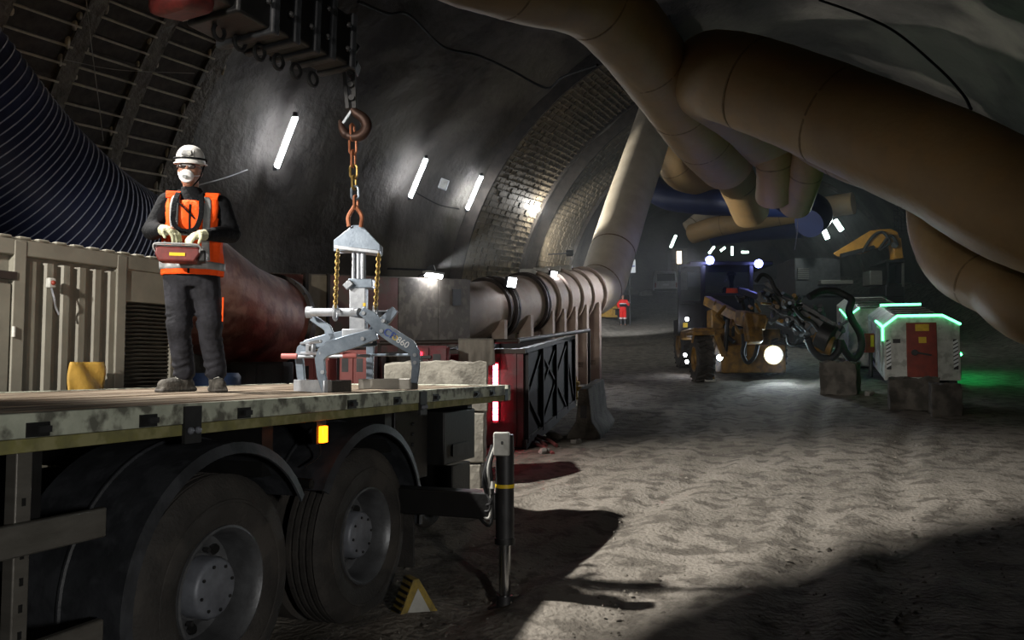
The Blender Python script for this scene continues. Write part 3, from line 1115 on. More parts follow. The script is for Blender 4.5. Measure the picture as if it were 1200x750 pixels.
# side underrun guard
for z in (1.02, 0.56):
    MB().bx(-0.06, -0.02, -8.2, -4.74, z - 0.062, z + 0.062).build('guard_rail', 'alu', truck, bevel=0.008)
for y in (-5.1, -6.7):
    p = MB().bx(-0.12, -0.06, y - 0.035, y + 0.035, 0.3, ZD - 0.13).build('guard_post', 'alu', truck, bevel=0.006)
    for k in range(9):
        MB().bx(-0.061, -0.057, y - 0.008, y + 0.008, 0.34 + k * 0.1, 0.37 + k * 0.1).build('slot', 'black_paint', p)
MB().bx(-0.9, -0.25, -6.9, -5.6, 0.35, 1.0).build('tank', 'black_paint', truck, bevel=0.05)
# rear: cross beam, lamp panel, coupling
MB().bx(-2.35, -0.25, -0.75, -0.35, 0.50, 0.80).build('rear_beam', 'black_paint', truck, bevel=0.01)
b = MB().bx(-0.85, -0.1, -1.25, -0.6, 0.86, 1.30).build('rear_cabinet', 'black_paint', truck, bevel=0.01)
MB().bx(-0.55, -0.12, -0.605, -0.59, 0.95, 1.05).build('lamp_recess', 'dark_metal', b)
MB().bx(-0.095, -0.088, -1.1, -0.75, 0.92, 1.02).build('handle_recess', 'dark_metal', b)
MB().bx(-0.5, -0.2, -1.9, -1.35, 0.78, 1.33).build('valve_cabinet', 'black_paint', truck, bevel=0.01)
for k in range(5):
    MB().ell((-0.195, -1.62, 0.9 + k * 0.08), 0.014, 8, 6).build('valve_knob', 'dark_metal', truck)
MB().tube(cr([(-0.95, -0.55, 0.5), (-0.95, -0.4, 0.36), (-0.9, -0.15, 0.35), (-0.9, 0.0, 0.5)], 6), 0.05, 10).build('tow_coupling', 'black_paint', truck)
MB().tube(cr([(-0.4, -1.3, 0.62), (-0.4, -1.1, 0.38), (-0.4, -0.85, 0.36), (-0.4, -0.65, 0.55)], 6), 0.055, 10).build('rear_hose', 'rubber', truck)
# outrigger beam and jack
jp = TL((-0.05, 5.75, -0.07))
jx, jy = jp.x, jp.y
MB().bx(-2.0, jx - 0.04, jy - 0.08, jy + 0.08, 0.62, 0.80).build('outrigger_beam', 'black_paint', truck, bevel=0.01)
j = MB().lathe([(0.46, 0.0), (0.46, 0.064), (1.10, 0.064), (1.20, 0.06), (1.20, 0.0)], (jx, jy, 0), 'z', 24).build('jack_tube', 'dark_metal', truck)
MB().lathe([(0.45, 0.072), (0.49, 0.072), (0.49, 0.06)], (jx, jy, 0), 'z', 24).build('collar', 'black_paint', j)
MB().cyl((jx, jy, 0.06), (jx, jy, 0.5), 0.04, 20).build('jack_rod', 'chrome', truck)
MB().lathe([(-0.005, 0.0), (-0.005, 0.115), (0.012, 0.115), (0.035, 0.06), (0.10, 0.055), (0.10, 0.0)], (jx, jy, 0), 'z', 28).build('jack_foot', 'dark_metal', truck)
o = MB().box((jx + 0.0, jy - 0.06, 1.14), (0.11, 0.06, 0.16), Matrix.Rotation(-TROT * 0.6, 3, 'Z')).build('control_box', 'dusty_white', truck, bevel=0.008)
MB().cyl((jx + 0.02, jy - 0.095, 1.15), (jx + 0.015, jy - 0.1, 1.15), 0.012, 10).build('button', 'black_paint', o)
MB().lathe([(0.835, 0.067), (0.86, 0.067)], (jx, jy, 0), 'z', 24).build('reflector_band', 'yellow_print', j)
for k in range(4):
    dx = -0.07 - 0.018 * k
    MB().tube(cr([(jx + dx * 0.6, jy - 0.05, 1.13), (jx + dx, jy - 0.09, 1.0 - 0.03 * k), (jx + dx * 0.9, jy - 0.07, 0.8), (jx + dx * (1.2 - .2 * k), jy - 0.08, 0.58 + 0.05 * k), (jx - 0.25, jy - 0.03, 0.7)], 6),
              0.011, 8).build('hydraulic_hose', 'dusty_white' if k == 1 else 'hose_black', truck)
MB().path([(jx - 0.12, jy - 0.06, 0.86), (jx - 0.05, jy - 0.08, 0.86)], 0.03, 0.05).build('hose_clamp', 'dusty_white', truck)

# ---- loader crane on the truck, boom reaching out over the deck
cb = V((-3.85, 1.25, DECK))
crane = thing('loader_crane', 'black telescopic crane boom with red sleeve above the worker', 'crane', cb)
MB().lathe([(0, 0.38), (0.25, 0.34), (0.3, 0.2), (2.6, 0.17), (2.7, 0.24), (3.0, 0.24), (3.0, 0)], cb, 'z', 24).build('column', 'black_paint', crane, world=True)
b0, tip = V((-3.85, 1.25, 4.2)), Wp(398, 55, 6.0)
bd = (tip - b0).normalized()
Lb = (tip - b0).length
up = bd.cross(V((0, 0, 1))).cross(bd).normalized()
sd = bd.cross(up).normalized()


def bp(u, s=0.0, h=0.0):
    return b0 + bd * (Lb * u) + sd * s + up * h


MB().bar(bp(0), bp(0.80), 0.40, 0.50, up).build('main_boom', 'black_paint', crane, world=True, bevel=0.03)
MB().bar(bp(0.715, 0, -0.28), bp(0.765, 0, -0.26), 0.34, 0.22, up, 0.3, 0.14).build('red_sleeve', 'remote_red', crane, world=True, bevel=0.06)
for k, (u0, u1, w_) in enumerate(((0.78, 0.84, 0.46), (0.82, 0.88, 0.42), (0.86, 0.92, 0.38), (0.9, 0.955, 0.34), (0.94, 1.0, 0.3))):
    o = MB().bar(bp(u0), bp(u1), w_, w_ * 1.25, up).build('telescope_collar', 'black_paint', crane, world=True, bevel=0.02)
    MB().bar(bp(u1 - 0.012), bp(u1), w_ * 1.12, w_ * 1.4, up).build('collar_plate', 'black_plastic', crane, world=True, bevel=0.015)
    for s in (-1, 1):
        for h in (-0.3, 0.3):
            MB().ell(bp(u1 - 0.02, s * w_ * 0.57, h * w_), 0.022, 8, 6).build('wear_pad_bolt', 'dark_metal', crane, world=True)
for k in range(6):
    u = 0.80 + k * 0.032
    MB().tube([bp(u, -0.05, -0.27) + bd * 0.045 * math.cos(q) + up * (0.05 * math.sin(q) - 0.05) for q in [2 * math.pi * i / 14 for i in range(14)]], 0.014, 6, closed=True).build('hose_ring', 'hose_black', crane, world=True)
for k in range(3):
    MB().tube(cr([bp(0.5, 0.1 * k - .2, 0.23), bp(0.75, 0.12 * k - .2, 0.27), bp(0.9, 0.1 * k - .15, 0.24), bp(0.99, 0.05 * k - .1, 0.16)], 6), 0.02, 8).build('hose', 'hose_black', crane, world=True)
MB().bar(bp(0.745, -0.13, -0.26), bp(0.765, -0.13, -0.26), 0.05, 0.1, up).build('limit_switch', 'dusty_white', crane, world=True)
MB().bar(bp(0.60, 0.17, -0.2), bp(0.80, 0.17, -0.2), 0.02, 0.03, up).build('red_edge_strip', 'pink_paint', crane, world=True)
ht = Wp(412, 72, 6.0)
MB().bar(bp(0.985), ht + V((0, 0, 0.02)), 0.14, 0.2, up).build('boom_head', 'black_paint', crane, world=True, bevel=0.02)
MB().box(Wp(394, 63, 5.85), (0.015, 0.01, 0.03)).build('yellow_mark', 'yellow_print', crane, world=True)
p1, p2 = Wp(408, 84, 6.0), Wp(411, 128, 6.0)
MB().bar(ht, p1, 0.13, 0.14, (0, 1, 0)).build('head_link', 'black_paint', crane, world=True, bevel=0.01)
MB().bar(p1 + V((-0.03, 0, 0.03)), p2 + V((-0.02, 0, 0)), 0.025, 0.06, (0, 1, 0)).build('link_plate', 'dark_metal', crane, world=True)
MB().bar(p1 + V((0.04, 0, 0.03)), p2 + V((0.03, 0, 0)), 0.03, 0.07, (0, 1, 0)).build('link_plate', 'black_paint', crane, world=True)
for f in (0.1, 0.4, 0.75):
    c = p1.lerp(p2, f)
    MB().cyl(c + V((0.02, -0.06, 0)), c + V((0.02, 0.06, 0)), 0.022, 10).build('pin', 'dark_metal', crane, world=True)
# hook
hc = Wp(414, 148, 6.0)
hk = [hc + V((x, 0, z)) for x, z in ((-0.01, 0.13), (0.02, 0.10), (0.075, 0.06), (0.10, 0.0), (0.075, -0.055), (0.02, -0.08), (-0.045, -0.065), (-0.085, -0.01), (-0.098, 0.045))]
hkc = cr(hk, 6)
nh = len(hkc)
MB().tube(hkc, [0.028 + 0.014 * math.sin(math.pi * min(1, i / nh * 1.25)) if i < nh * 0.75 else 0.038 - 0.026 * (i / nh - .75) / .25 for i in range(nh)], 12).build('hook', 'rust_hook', crane, world=True)
MB().bar(hc + V((-0.01, -0.01, 0.12)), hc + V((-0.075, -0.01, 0.02)), 0.015, 0.02, (0, 1, 0)).build('hook_latch', 'galv', crane, world=True)
# work lamp on the column
wl = (V((-2.7, 6.8, 2.3)) - WORK_POS).normalized()
wroot = thing('work_lamp', 'square work lamp mounted on the crane column', 'light', WORK_POS)
MB().bar(-wl * 0.16, -wl * 0.09, 0.24, 0.18).build('housing', 'black_paint', wroot)
MB().bar(-wl * 0.09, -wl * 0.085, 0.2, 0.14).build('lens', 'dusty_white', wroot)
MB().bar(-wl * 0.16, V((-3.85, 1.25, 3.3)) - WORK_POS, 0.04, 0.04).build('bracket', 'black_paint', wroot)
# key flood housing high on the vault
kl = (V((1.8, 8.2, 0)) - KEY_POS).normalized()
kroot = thing('vault_flood_lamp', 'flood lamp mounted high on the left vault', 'light', KEY_POS)
MB().bar(-kl * 0.35, -kl * 0.16, 0.5, 0.4).build('housing', 'dark_metal', kroot)
MB().bar(-kl * 0.16, -kl * 0.15, 0.44, 0.34).build('lens', 'dusty_white', kroot)
MB().bar(-kl * 0.35, V((-0.55, -0.05, 1.25)), 0.06, 0.06).build('bracket', 'dark_metal', kroot)

# ---- chain from the hook down to the grab
links = [(413, 155), (413.5, 171), (414, 186), (414.5, 201), (415, 214), (416, 226), (417, 237)]
chain = thing('lifting_chain', 'rusty lifting chain of large links hanging from the crane hook', 'chain', Wp(416, 262, 6.0))
for i, (px, py) in enumerate(links):
    c = Wp(px, py, 6.0)
    hl = 0.062 if i < 3 else 0.05
    pts = []
    for q in [2 * math.pi * j / 16 for j in range(16)]:
        u, v_ = 0.026 * math.cos(q), (hl - 0.026) * (1 if math.sin(q) > 0 else -1) + 0.026 * math.sin(q)
        pts.append(c + (V((u, 0, v_)) if i % 2 else V((0.35 * u, u, v_))))
    MB().tube(pts, 0.0095, 7, closed=True).build('chain_link', ['copper_chain', 'copper_chain', 'copper_chain', 'gold_chain', 'gold_chain', 'galv_blue', 'copper_chain'][i], chain, world=True)
for s in (-1, 1):
    a_, b_ = Wp(416, 241, 6.0), Wp(416 + 7 * s, 266, 6.0)
    MB().tube(cr([a_, a_.lerp(b_, .5) + V((0.03 * s, -0.02 * s, 0)), b_], 5), 0.016, 8).build('shackle_arm', 'copper_chain', chain, world=True)

#GRAB
# ================================================================ BLOCK GRAB
DN, DF = 5.85, 6.4            # depth of the near and far arm frames
g0 = Wp(415, 458, 6.1)
grab = thing('block_grab', 'galvanised scissor block grab standing on the truck deck', 'lifting grab', (g0.x, g0.y, DECK))


def gw(px, py, d=6.1):
    return Wp(px, py, d)


def gb(name, m, *a, **k):
    return MB().bar(*a, **k).build(name, m, grab, world=True, bevel=0.006)


FY = (0, 1, 0)
# top yoke
o = gw(420, 290, 6.1)
s_ = 6.1 / FPX
poly = [(-27 * s_, -6 * s_), (-27 * s_, 7 * s_), (-4 * s_, 25 * s_), (5 * s_, 25 * s_), (27 * s_, 2 * s_), (27 * s_, -8 * s_), (8 * s_, -4 * s_)]
for dy, m in ((-0.07, 'galv_blue'), (0.06, 'galv')):
    MB().prism(poly, o + V((0, dy, 0)), (1, 0, 0), (0, 0, 1), (0, 0.015, 0)).build('yoke_plate', m, grab, world=True, bevel=0.003)
gb('yoke_base', 'galv', gw(394, 291), gw(446, 297), 0.15, 0.03)
# mast with two round guide bars
for px, r_ in ((414, 0.014), (425, 0.022), (420, 0.017)):
    MB().cyl(gw(px, 292), gw(px, 332), r_, 12).build('guide_bar', 'galv', grab, world=True)
gb('latch_block', 'galv_blue', gw(410, 333), gw(438, 333), 0.14, 0.07)
gb('latch_lever', 'galv', gw(404, 337, 6.0), gw(412, 330, 6.0), 0.03, 0.05)
gb('mast', 'galv', gw(420.5, 336), gw(420.5, 392), 0.12, 0.12, FY)
gb('mast_base', 'galv', gw(419, 386, 6.05), gw(419, 402, 6.05), 0.2, 0.16, FY)
MB().bar(gw(427, 355, 6.02), gw(427, 359, 6.02), 0.02, 0.01, FY).build('sticker', 'yellow_print', grab, world=True)
# horizontal pivot tube
MB().cyl(gw(363, 366, 6.3), gw(421, 366, 6.0), 0.032, 14).build('pivot_tube', 'galv', grab, world=True)
MB().cyl(gw(359, 366, 6.3), gw(366, 366, 6.3), 0.045, 16).build('tube_cap', 'galv', grab, world=True)
MB().cyl(gw(425, 368, 6.1), gw(452, 368, 6.3), 0.028, 14).build('pivot_tube', 'galv', grab, world=True)
for px in (393, 440):
    MB().tube([gw(px, 366, 6.05) + V((0, 0.05 * math.cos(q), 0.055 * math.sin(q))) for q in [2 * math.pi * i / 14 for i in range(14)]], 0.014, 6, closed=True).build('chain_eye', 'galv', grab, world=True)
# the two gold chains
for (xa, ya, xb, yb) in ((396, 293, 393, 360), (444, 298, 440, 362)):
    A_, B_ = gw(xa, ya, 6.0), gw(xb, yb, 6.0)
    ch = MB()
    n = 17
    for i in range(n):
        c = A_.lerp(B_, (i + .5) / n)
        pts = []
        for q in [2 * math.pi * j / 10 for j in range(10)]:
            u, v_ = 0.014 * math.cos(q), 0.019 * math.sin(q)
            pts.append(c + (V((u, 0, v_)) if i % 2 else V((0.3 * u, u, v_))))
        ch.tube(pts, 0.0055, 5, closed=True)
    tag(ch.build('chain', 'gold_chain', grab, world=True), 'gold coloured chain')
# scissor arms: left jaw (near and far frame), right jaw (near and far)
def arm(pts, d, m='galv_blue', w_=0.05, h_=0.11):
    P_ = [gw(x, y, d) for x, y in pts]
    k = len(P_)
    mb = MB()
    for i in range(k - 1):
        mb.bar(P_[i], P_[i + 1] + (P_[i + 1] - P_[i]).normalized() * 0.02, w_, h_, FY)
    # bar(): width lies across, height along 'up'; swap so that the plate is thin in depth
    return mb


def plate_arm(name, pts, widths, d, th=0.05, m='galv_blue'):
    """flat steel arm in the picture-parallel plane, th thick in depth"""
    P_ = [V((x, -y)) for x, y in pts]
    left, right = [], []
    for i, p in enumerate(P_):
        t = (P_[min(i + 1, len(P_) - 1)] - P_[max(i - 1, 0)]).normalized()
        nn = V((-t.y, t.x))
        h = widths[i] / 2
        left.append(p + nn * h)
        right.append(p - nn * h)
    ring = left + right[::-1]
    front = [gw(q.x, -q.y, d) for q in ring]
    k = len(ring)
    vs = front + [p + V((0, th, 0)) for p in front]
    n2 = len(left)
    fs = []
    for i in range(n2 - 1):
        a, b, c, e = i, i + 1, k - 2 - i, k - 1 - i
        fs.append((a, b, c, e))
        fs.append((e + k, c + k, b + k, a + k))
    for i in range(k):
        j = (i + 1) % k
        fs.append((i, i + k, j + k, j))
    return MB().add(vs, fs).build(name, m, grab, world=True, bevel=0.004)


plate_arm('jaw_arm', [(441, 391), (412, 400), (386, 408), (378, 413), (374, 421), (376, 440), (381, 459)], [13, 17, 17, 14, 11, 10, 8], DN)
plate_arm('jaw_arm', [(412, 391), (384, 398), (360, 405), (353, 410), (350, 419), (352, 440), (355, 456)], [11, 14, 14, 12, 9, 9, 7], DF)
plate_arm('jaw_arm', [(423, 364), (434, 371), (447, 385), (462, 395), (480, 406), (486, 414), (487, 430), (485, 449)], [10, 14, 16, 17, 16, 12, 9, 8], DN)
plate_arm('jaw_arm', [(458, 366), (447, 376), (438, 387), (434, 400), (433, 420), (433, 446)], [10, 12, 12, 10, 8, 8], DF)
plate_arm('link_arm', [(365, 372), (383, 384), (388, 398)], [8, 9, 12], DF)
plate_arm('link_arm', [(463, 362), (452, 374), (440, 384)], [9, 12, 9], DN + 0.25)
for (px, py, d) in ((426, 367, DN), (447, 388, DN), (449, 376, DN), (425, 397, DN), (378, 436, DN), (486, 416, DN), (486, 425, DN), (405, 395, DF)):
    c = gw(px, py, d)
    MB().cyl(c + V((0, -0.012, 0)), c + V((0, 0.07, 0)), 0.014, 10).build('pin', 'galv', grab, world=True)
# lattice cross pieces of the left jaw
for (x0, y0, x1, y1) in ((353, 402.5, 376, 400), (353, 414, 376, 414)):
    gb('cross_tube', 'galv', gw(x0, y0, DF), gw(x1, y1, DN), 0.022, 0.022)
gb('socket', 'galv', gw(360, 408, 6.2), gw(368, 408, 6.1), 0.03, 0.065)
gb('socket_hole', 'black_paint', gw(362, 408, 6.12), gw(366.5, 408, 6.12), 0.03, 0.04)
gb('cross_tube', 'galv_blue', gw(433, 416, DF), gw(486, 416, DN), 0.03, 0.02)
gb('slide_bar', 'galv_blue', gw(382, 406, DN + .1), gw(440, 402, DF), 0.04, 0.05)
# pads
gb('clamp_pad', 'galv', gw(348, 452, 6.25), gw(384, 453, 5.85), 0.06, 0.092)
gb('pad_rubber', 'rubber', gw(384, 453, 5.85), gw(408, 452, 6.0), 0.08, 0.085)
gb('clamp_pad', 'alu', gw(424, 450, 6.3), gw(486, 450, 5.9), 0.07, 0.08)
# pink handles
for (x0, x1, y, d) in ((330, 348, 417.5, 6.3), (402, 418, 416.5, 5.9)):
    MB().cyl(gw(x0, y, d), gw(x1, y, d), 0.021, 12).build('grip', 'pink_paint', grab, world=True)
MB().cyl(gw(350, 418, 6.3), gw(434, 417, 6.1), 0.012, 8).build('grip_bar', 'galv', grab, world=True)
# lettering on the right arm: blue C P, yellow mark, grey letters
arm_dir = (gw(480, 406, DN) - gw(452, 388.5, DN)).normalized()
arm_up = arm_dir.cross(FY).normalized()
if arm_up.z < 0:
    arm_up = -arm_up


def text_obj(name, body, loc, ux, uy, size, m, parent, world=True):
    cu = bpy.data.curves.new(name, 'FONT')
    cu.body = body
    cu.size = size
    cu.extrude = 0.0008
    cu.align_x = 'CENTER'
    cu.align_y = 'CENTER'
    o = bpy.data.objects.new(name, cu)
    col.objects.link(o)
    dg = bpy.context.evaluated_depsgraph_get()
    me = bpy.data.meshes.new_from_object(o.evaluated_get(dg))
    bpy.data.objects.remove(o)
    ux, uy = V(ux), V(uy)
    n = ux.cross(uy)
    me.transform(Matrix((ux, uy, n)).transposed().to_4x4())
    me.materials.clear()
    me.materials.append(M[m])
    o = bpy.data.objects.new(name, me)
    col.objects.link(o)
    o.parent = parent
    o.location = V(loc) - (parent.location if world else V((0, 0, 0)))
    return o


text_obj('lettering', 'CP', gw(456.5, 391.5, DN) + V((0, -0.006, 0)), arm_dir, arm_up, 0.075, 'blue_print', grab)
text_obj('lettering', 'O', gw(463, 396, DN) + V((0, -0.006, 0)), arm_dir, arm_up, 0.05, 'yellow_print', grab)
text_obj('lettering', '860', gw(472, 401.5, DN) + V((0, -0.006, 0)), arm_dir, arm_up, 0.065, 'white_print', grab)

# ================================================================ GREY CONTAINER
CROT = R(-24.2)
K0 = V((-3.29, 7.47, -0.08)) - V((math.sin(-CROT), math.cos(-CROT), 0)) * -0.30
cont = thing('steel_container', 'grey corrugated steel container with louvred panel behind the worker', 'container', K0, CROT)
# local: +x faces the truck, +y recedes; far end at y = 0
CL, CHt = 6.06, 2.68
MB().bx(-2.4, -0.06, -CL, -0.02, 0.0, CHt - 0.03).build('body', 'container_grey', cont)
MB().bx(-2.44, 0.0, -CL, 0.0, CHt - 0.14, CHt).build('top_rail', 'container_frame', cont, bevel=0.01)
MB().bx(-0.1, 0.0, -CL, 0.0, 0.0, 0.16).build('bottom_rail', 'container_frame', cont, bevel=0.01)
for y in (-0.03, -0.635, -1.57, -CL + 0.08):
    MB().bx(-0.09, 0.005, y - 0.05, y + 0.05, 0.0, CHt - 0.02).build('post', 'container_frame', cont, bevel=0.008)
MB().bx(-0.06, -0.01, -0.60, -0.07, CHt - 0.42, CHt - 0.13).build('header_panel', 'container_frame', cont, bevel=0.006)
# corrugated wall: raised ribs
for k in range(6):
    y = -1.452 + k * 0.148
    MB().prism([(-0.055, 0), (-0.028, 0.045), (0.028, 0.045), (0.055, 0)], (-0.06, y, 0.16), (0, 1, 0), (1, 0, 0), (0, 0, CHt - 0.33)).build('corrugation', 'container_grey', cont)
for k in range(12):
    MB().bx(-0.05, 0.012, -1.9 + k * 0.155, -1.8 + k * 0.155, CHt - 0.012, CHt + 0.012).build('roof_corrugation', 'container_grey', cont, bevel=0.01)
# louvres
MB().bx(-0.08, -0.05, -0.60, -0.07, 0.16, CHt - 0.42).build('louvre_back', 'louver', cont)
for k in range(58):
    MB().box((-0.035, -0.335, 0.22 + k * 0.036), (0.05, 0.53, 0.006), Matrix.Rotation(R(32), 3, 'Y')).build('louvre_slat', 'louver', cont)
# door at the near end with hinges
d = MB().bx(-0.045, -0.005, -2.45, -1.63, 0.18, CHt - 0.36).build('door', 'container_frame', cont, bevel=0.008)
MB().bx(-0.005, 0.004, -2.45, -1.63, 1.30, 1.315).build('door_seam', 'black_paint', d)
for z in (1.42, 1.95, 0.7):
    MB().cyl((0.01, -1.61, z - 0.04), (0.01, -1.61, z + 0.04), 0.014, 10).build('hinge', 'dusty_white', d)
MB().bx(-0.01, 0.012, -2.5, -1.6, CHt - 0.33, CHt - 0.27).build('name_strip', 'flange', cont)
lk = MB().box((0.03, -1.33, CHt - 0.33), (0.05, 0.06, 0.08)).build('alarm_button', 'dusty_white', cont, bevel=0.01)
MB().ell((0.06, -1.33, CHt - 0.33), 0.02, 10, 8).build('button_dome', 'red_door', lk)
MB().tube(cr([(0.04, -1.33, CHt - 0.37), (0.06, -1.32, CHt - 0.45), (0.03, -1.28, CHt - 0.52), (0.03, -1.25, CHt - 0.58)], 5), 0.008, 6).build('keeper_chain', 'galv', lk)
# yellow tarpaulin sack hanging on the container wall
kf = V((math.sin(-CROT), math.cos(-CROT), 0))
kn = V((math.cos(-CROT), -math.sin(-CROT), 0))
o_ = K0 + kf * -1.0 + kn * 0.06 + V((0, 0, 1.36))
mb = MB()
NX, NZ = 16, 14
for i in range(NX + 1):
    for j in range(NZ + 1):
        u, v_ = i / NX, j / NZ
        bul = 0.01 * math.sin(math.pi * u) + 0.014 * math.sin(9 * u + 7 * v_) * (0.3 + v_) + 0.02 * (1 - v_) * math.sin(math.pi * u)
        mb.v.append(o_ + kf * (u - .5) * 0.34 + V((0, 0, (v_) * 0.36 - 0.02 * math.sin(5 * u) * (1 - v_))) + kn * bul)
for i in range(NX):
    for j in range(NZ):
        q = i * (NZ + 1) + j
        mb.f.append((q, q + 1, q + NZ + 2, q + NZ + 1))
o = mb.build('tarpaulin', 'yellow_tarp', smooth=180)
sol = o.modifiers.new('sol', 'SOLIDIFY')
sol.thickness = 0.01
tag(o, 'crumpled yellow tarpaulin hung on the grey container wall', 'tarpaulin')

#WORKER
# ================================================================ WORKER ON THE DECK
PW = V((-2.29, 6.0, DECK))
person = thing('person', 'person in orange vest and white helmet standing on the truck deck', 'person', PW, R(15))


def person_body(name, root, mb, m, vox, it):
    return remesh(mb, name, m, root, vox, it)


TCX = -0.06
sl, sr = V((-0.235, 0.0, 1.375)), V((0.125, 0.0, 1.375))
el, er = V((-0.335, -0.02, 1.165)), V((0.205, -0.01, 1.165))
wl_, wr_ = V((-0.245, -0.27, 1.135)), V((0.065, -0.27, 1.115))
hl_, hr_ = V((-0.165, -0.33, 1.125)), V((-0.005, -0.335, 1.095))
hipl, hipr = V((-0.155, 0.0, 0.86)), V((0.03, 0.0, 0.86))
knl, knr = V((-0.135, -0.03, 0.47)), V((0.075, -0.03, 0.47))
anl, anr = V((-0.10, 0.03, 0.10)), V((0.12, 0.02, 0.10))
HC = V((-0.088, -0.03, 1.615))
# --- body: one continuous figure
mb = MB()
mb.loft([(TCX, 0, 0.80, 0.15, 0.10), (TCX, 0, 0.95, 0.145, 0.10), (TCX, 0, 1.08, 0.14, 0.095), (TCX, 0, 1.26, 0.165, 0.11), (TCX, 0, 1.38, 0.17, 0.085), (TCX, 0, 1.43, 0.09, 0.07)])
mb.limb([(V((TCX, 0.0, 1.38)), 0.06), (V((-0.08, -0.005, 1.50)), 0.056), (HC + V((0.0, 0.02, -0.03)), 0.06)])
mb.ell(HC + V((0, 0.01, 0.01)), (0.076, 0.096, 0.115), 20, 16)
mb.ell(HC + V((-0.006, -0.035, -0.075)), (0.052, 0.05, 0.045), 16, 10)        # jaw
mb.ell(HC + V((-0.012, -0.093, -0.012)), (0.014, 0.022, 0.028), 10, 8)        # nose
mb.ell(HC + V((-0.008, -0.075, 0.03)), (0.06, 0.02, 0.014), 12, 8)            # brow
mb.ell(HC + V((-0.008, -0.08, -0.058)), (0.026, 0.014, 0.012), 10, 8)         # lips
for s_ in (-1, 1):
    mb.ell(HC + V((0.077 * s_, 0.02, -0.005)), (0.012, 0.022, 0.032), 10, 8)  # ears
for a_, b_, c_, h_ in ((sl, el, wl_, hl_), (sr, er, wr_, hr_)):
    mb.limb([(V((TCX, 0, 1.37)), 0.06), (a_, 0.056), (a_.lerp(b_, .5), 0.048), (b_, 0.042), (b_.lerp(c_, .5), 0.038), (c_, 0.028), (h_, 0.03)])
for a_, b_, c_, t_ in ((hipl, knl, anl, V((-0.06, -0.05, -0.05))), (hipr, knr, anr, V((0.02, -0.08, -0.05)))):
    mb.limb([(a_, 0.085), (a_.lerp(b_, .5), 0.075), (b_, 0.055), (b_.lerp(c_, .4), 0.052), (c_, 0.036), (c_ + t_, 0.03)])
person_body('body', person, mb, 'skin', 0.010, 3)
# --- trousers
mb = MB()
mb.loft([(TCX, 0, 0.76, 0.165, 0.115), (TCX, 0, 0.86, 0.19, 0.13), (TCX, 0, 0.95, 0.18, 0.125)])
for a_, b_, c_, sd_ in ((hipl, knl, anl, -1), (hipr, knr, anr, 1)):
    mb.limb([(a_ + V((0, 0, -0.02)), 0.108), (a_.lerp(b_, .5), 0.098), (b_ + V((0, 0, 0.06)), 0.088), (b_ + V((0, -0.012, 0)), 0.088), (b_ + V((0, 0.01, -0.08)), 0.080), (b_.lerp(c_, .55), 0.079), (c_ + V((0, -.005, 0.09)), 0.073), (c_ + V((0, -0.01, 0.045)), 0.076)])
    for q in range(5):     # folds
        f = 0.25 + 0.16 * q
        p = b_.lerp(c_, f)
        mb.tube([p + V((0.072 * math.cos(t), 0.074 * math.sin(t), 0.02 * math.sin(2 * t + q))) for t in [2 * math.pi * i / 14 for i in range(14)]], 0.011, 6, closed=True)
    for q in range(4):
        p = a_.lerp(b_, 0.55 + .15 * q)
        mb.tube([p + V((0.088 * math.cos(t), 0.09 * math.sin(t), 0.03 * math.sin(t + q))) for t in [2 * math.pi * i / 14 for i in range(14)]], 0.010, 6, closed=True)
person_body('trousers', person, mb, 'trouser_grey', 0.011, 4)
MB().bar(knr + V((0.088, -0.02, 0.22)), knr + V((0.086, -0.03, 0.04)), 0.012, 0.02, (0, 1, 0)).build('trouser_stripe', 'hi_vis', person, bevel=0.003)
# --- jacket
mb = MB()
mb.loft([(TCX, 0, 0.90, 0.18, 0.125), (TCX, 0, 1.06, 0.172, 0.122), (TCX, 0, 1.24, 0.192, 0.132), (TCX, 0, 1.36, 0.195, 0.105), (TCX, 0, 1.42, 0.12, 0.085), (-0.075, 0, 1.475, 0.075, 0.075), (-0.08, 0, 1.50, 0.073, 0.075)])
for a_, b_, c_ in ((sl, el, wl_), (sr, er, wr_)):
    mb.limb([(a_, 0.082), (a_.lerp(b_, .5), 0.074), (b_, 0.070), (b_.lerp(c_, .5), 0.06), (c_, 0.046)])
    for q in range(4):
        p = a_.lerp(b_, .45 + q * .18)
        mb.tube([p + V((0.068 * math.cos(t), 0.07 * math.sin(t), 0.02 * math.sin(t + q))) for t in [2 * math.pi * i / 12 for i in range(12)]], 0.01, 6, closed=True)
person_body('jacket', person, mb, 'jacket_black', 0.011, 3)
# --- hi-vis vest, open in front
def vest_xy(u, z, grow=0.0):
    """u angle around the torso, -90 deg is the front"""
    tab = [(0.84, 0.198, 0.142), (0.95, 0.198, 0.142), (1.06, 0.19, 0.138), (1.24, 0.208, 0.148), (1.34, 0.215, 0.128), (1.40, 0.205, 0.10), (1.435, 0.16, 0.085)]
    for (z0, a0, b0_), (z1, a1, b1_) in zip(tab, tab[1:]):
        if z <= z1 or z1 == tab[-1][0]:
            t = min(1, max(0, (z - z0) / (z1 - z0)))
            rx, ry = a0 + (a1 - a0) * t, b0_ + (b1_ - b0_) * t
            break
    w_ = 0.006 * math.sin(7 * u + 9 * z) + 0.005 * math.sin(13 * u - 5 * z)
    return V((TCX + (rx + grow + w_) * math.cos(u), (ry + grow + w_) * math.sin(u), z))


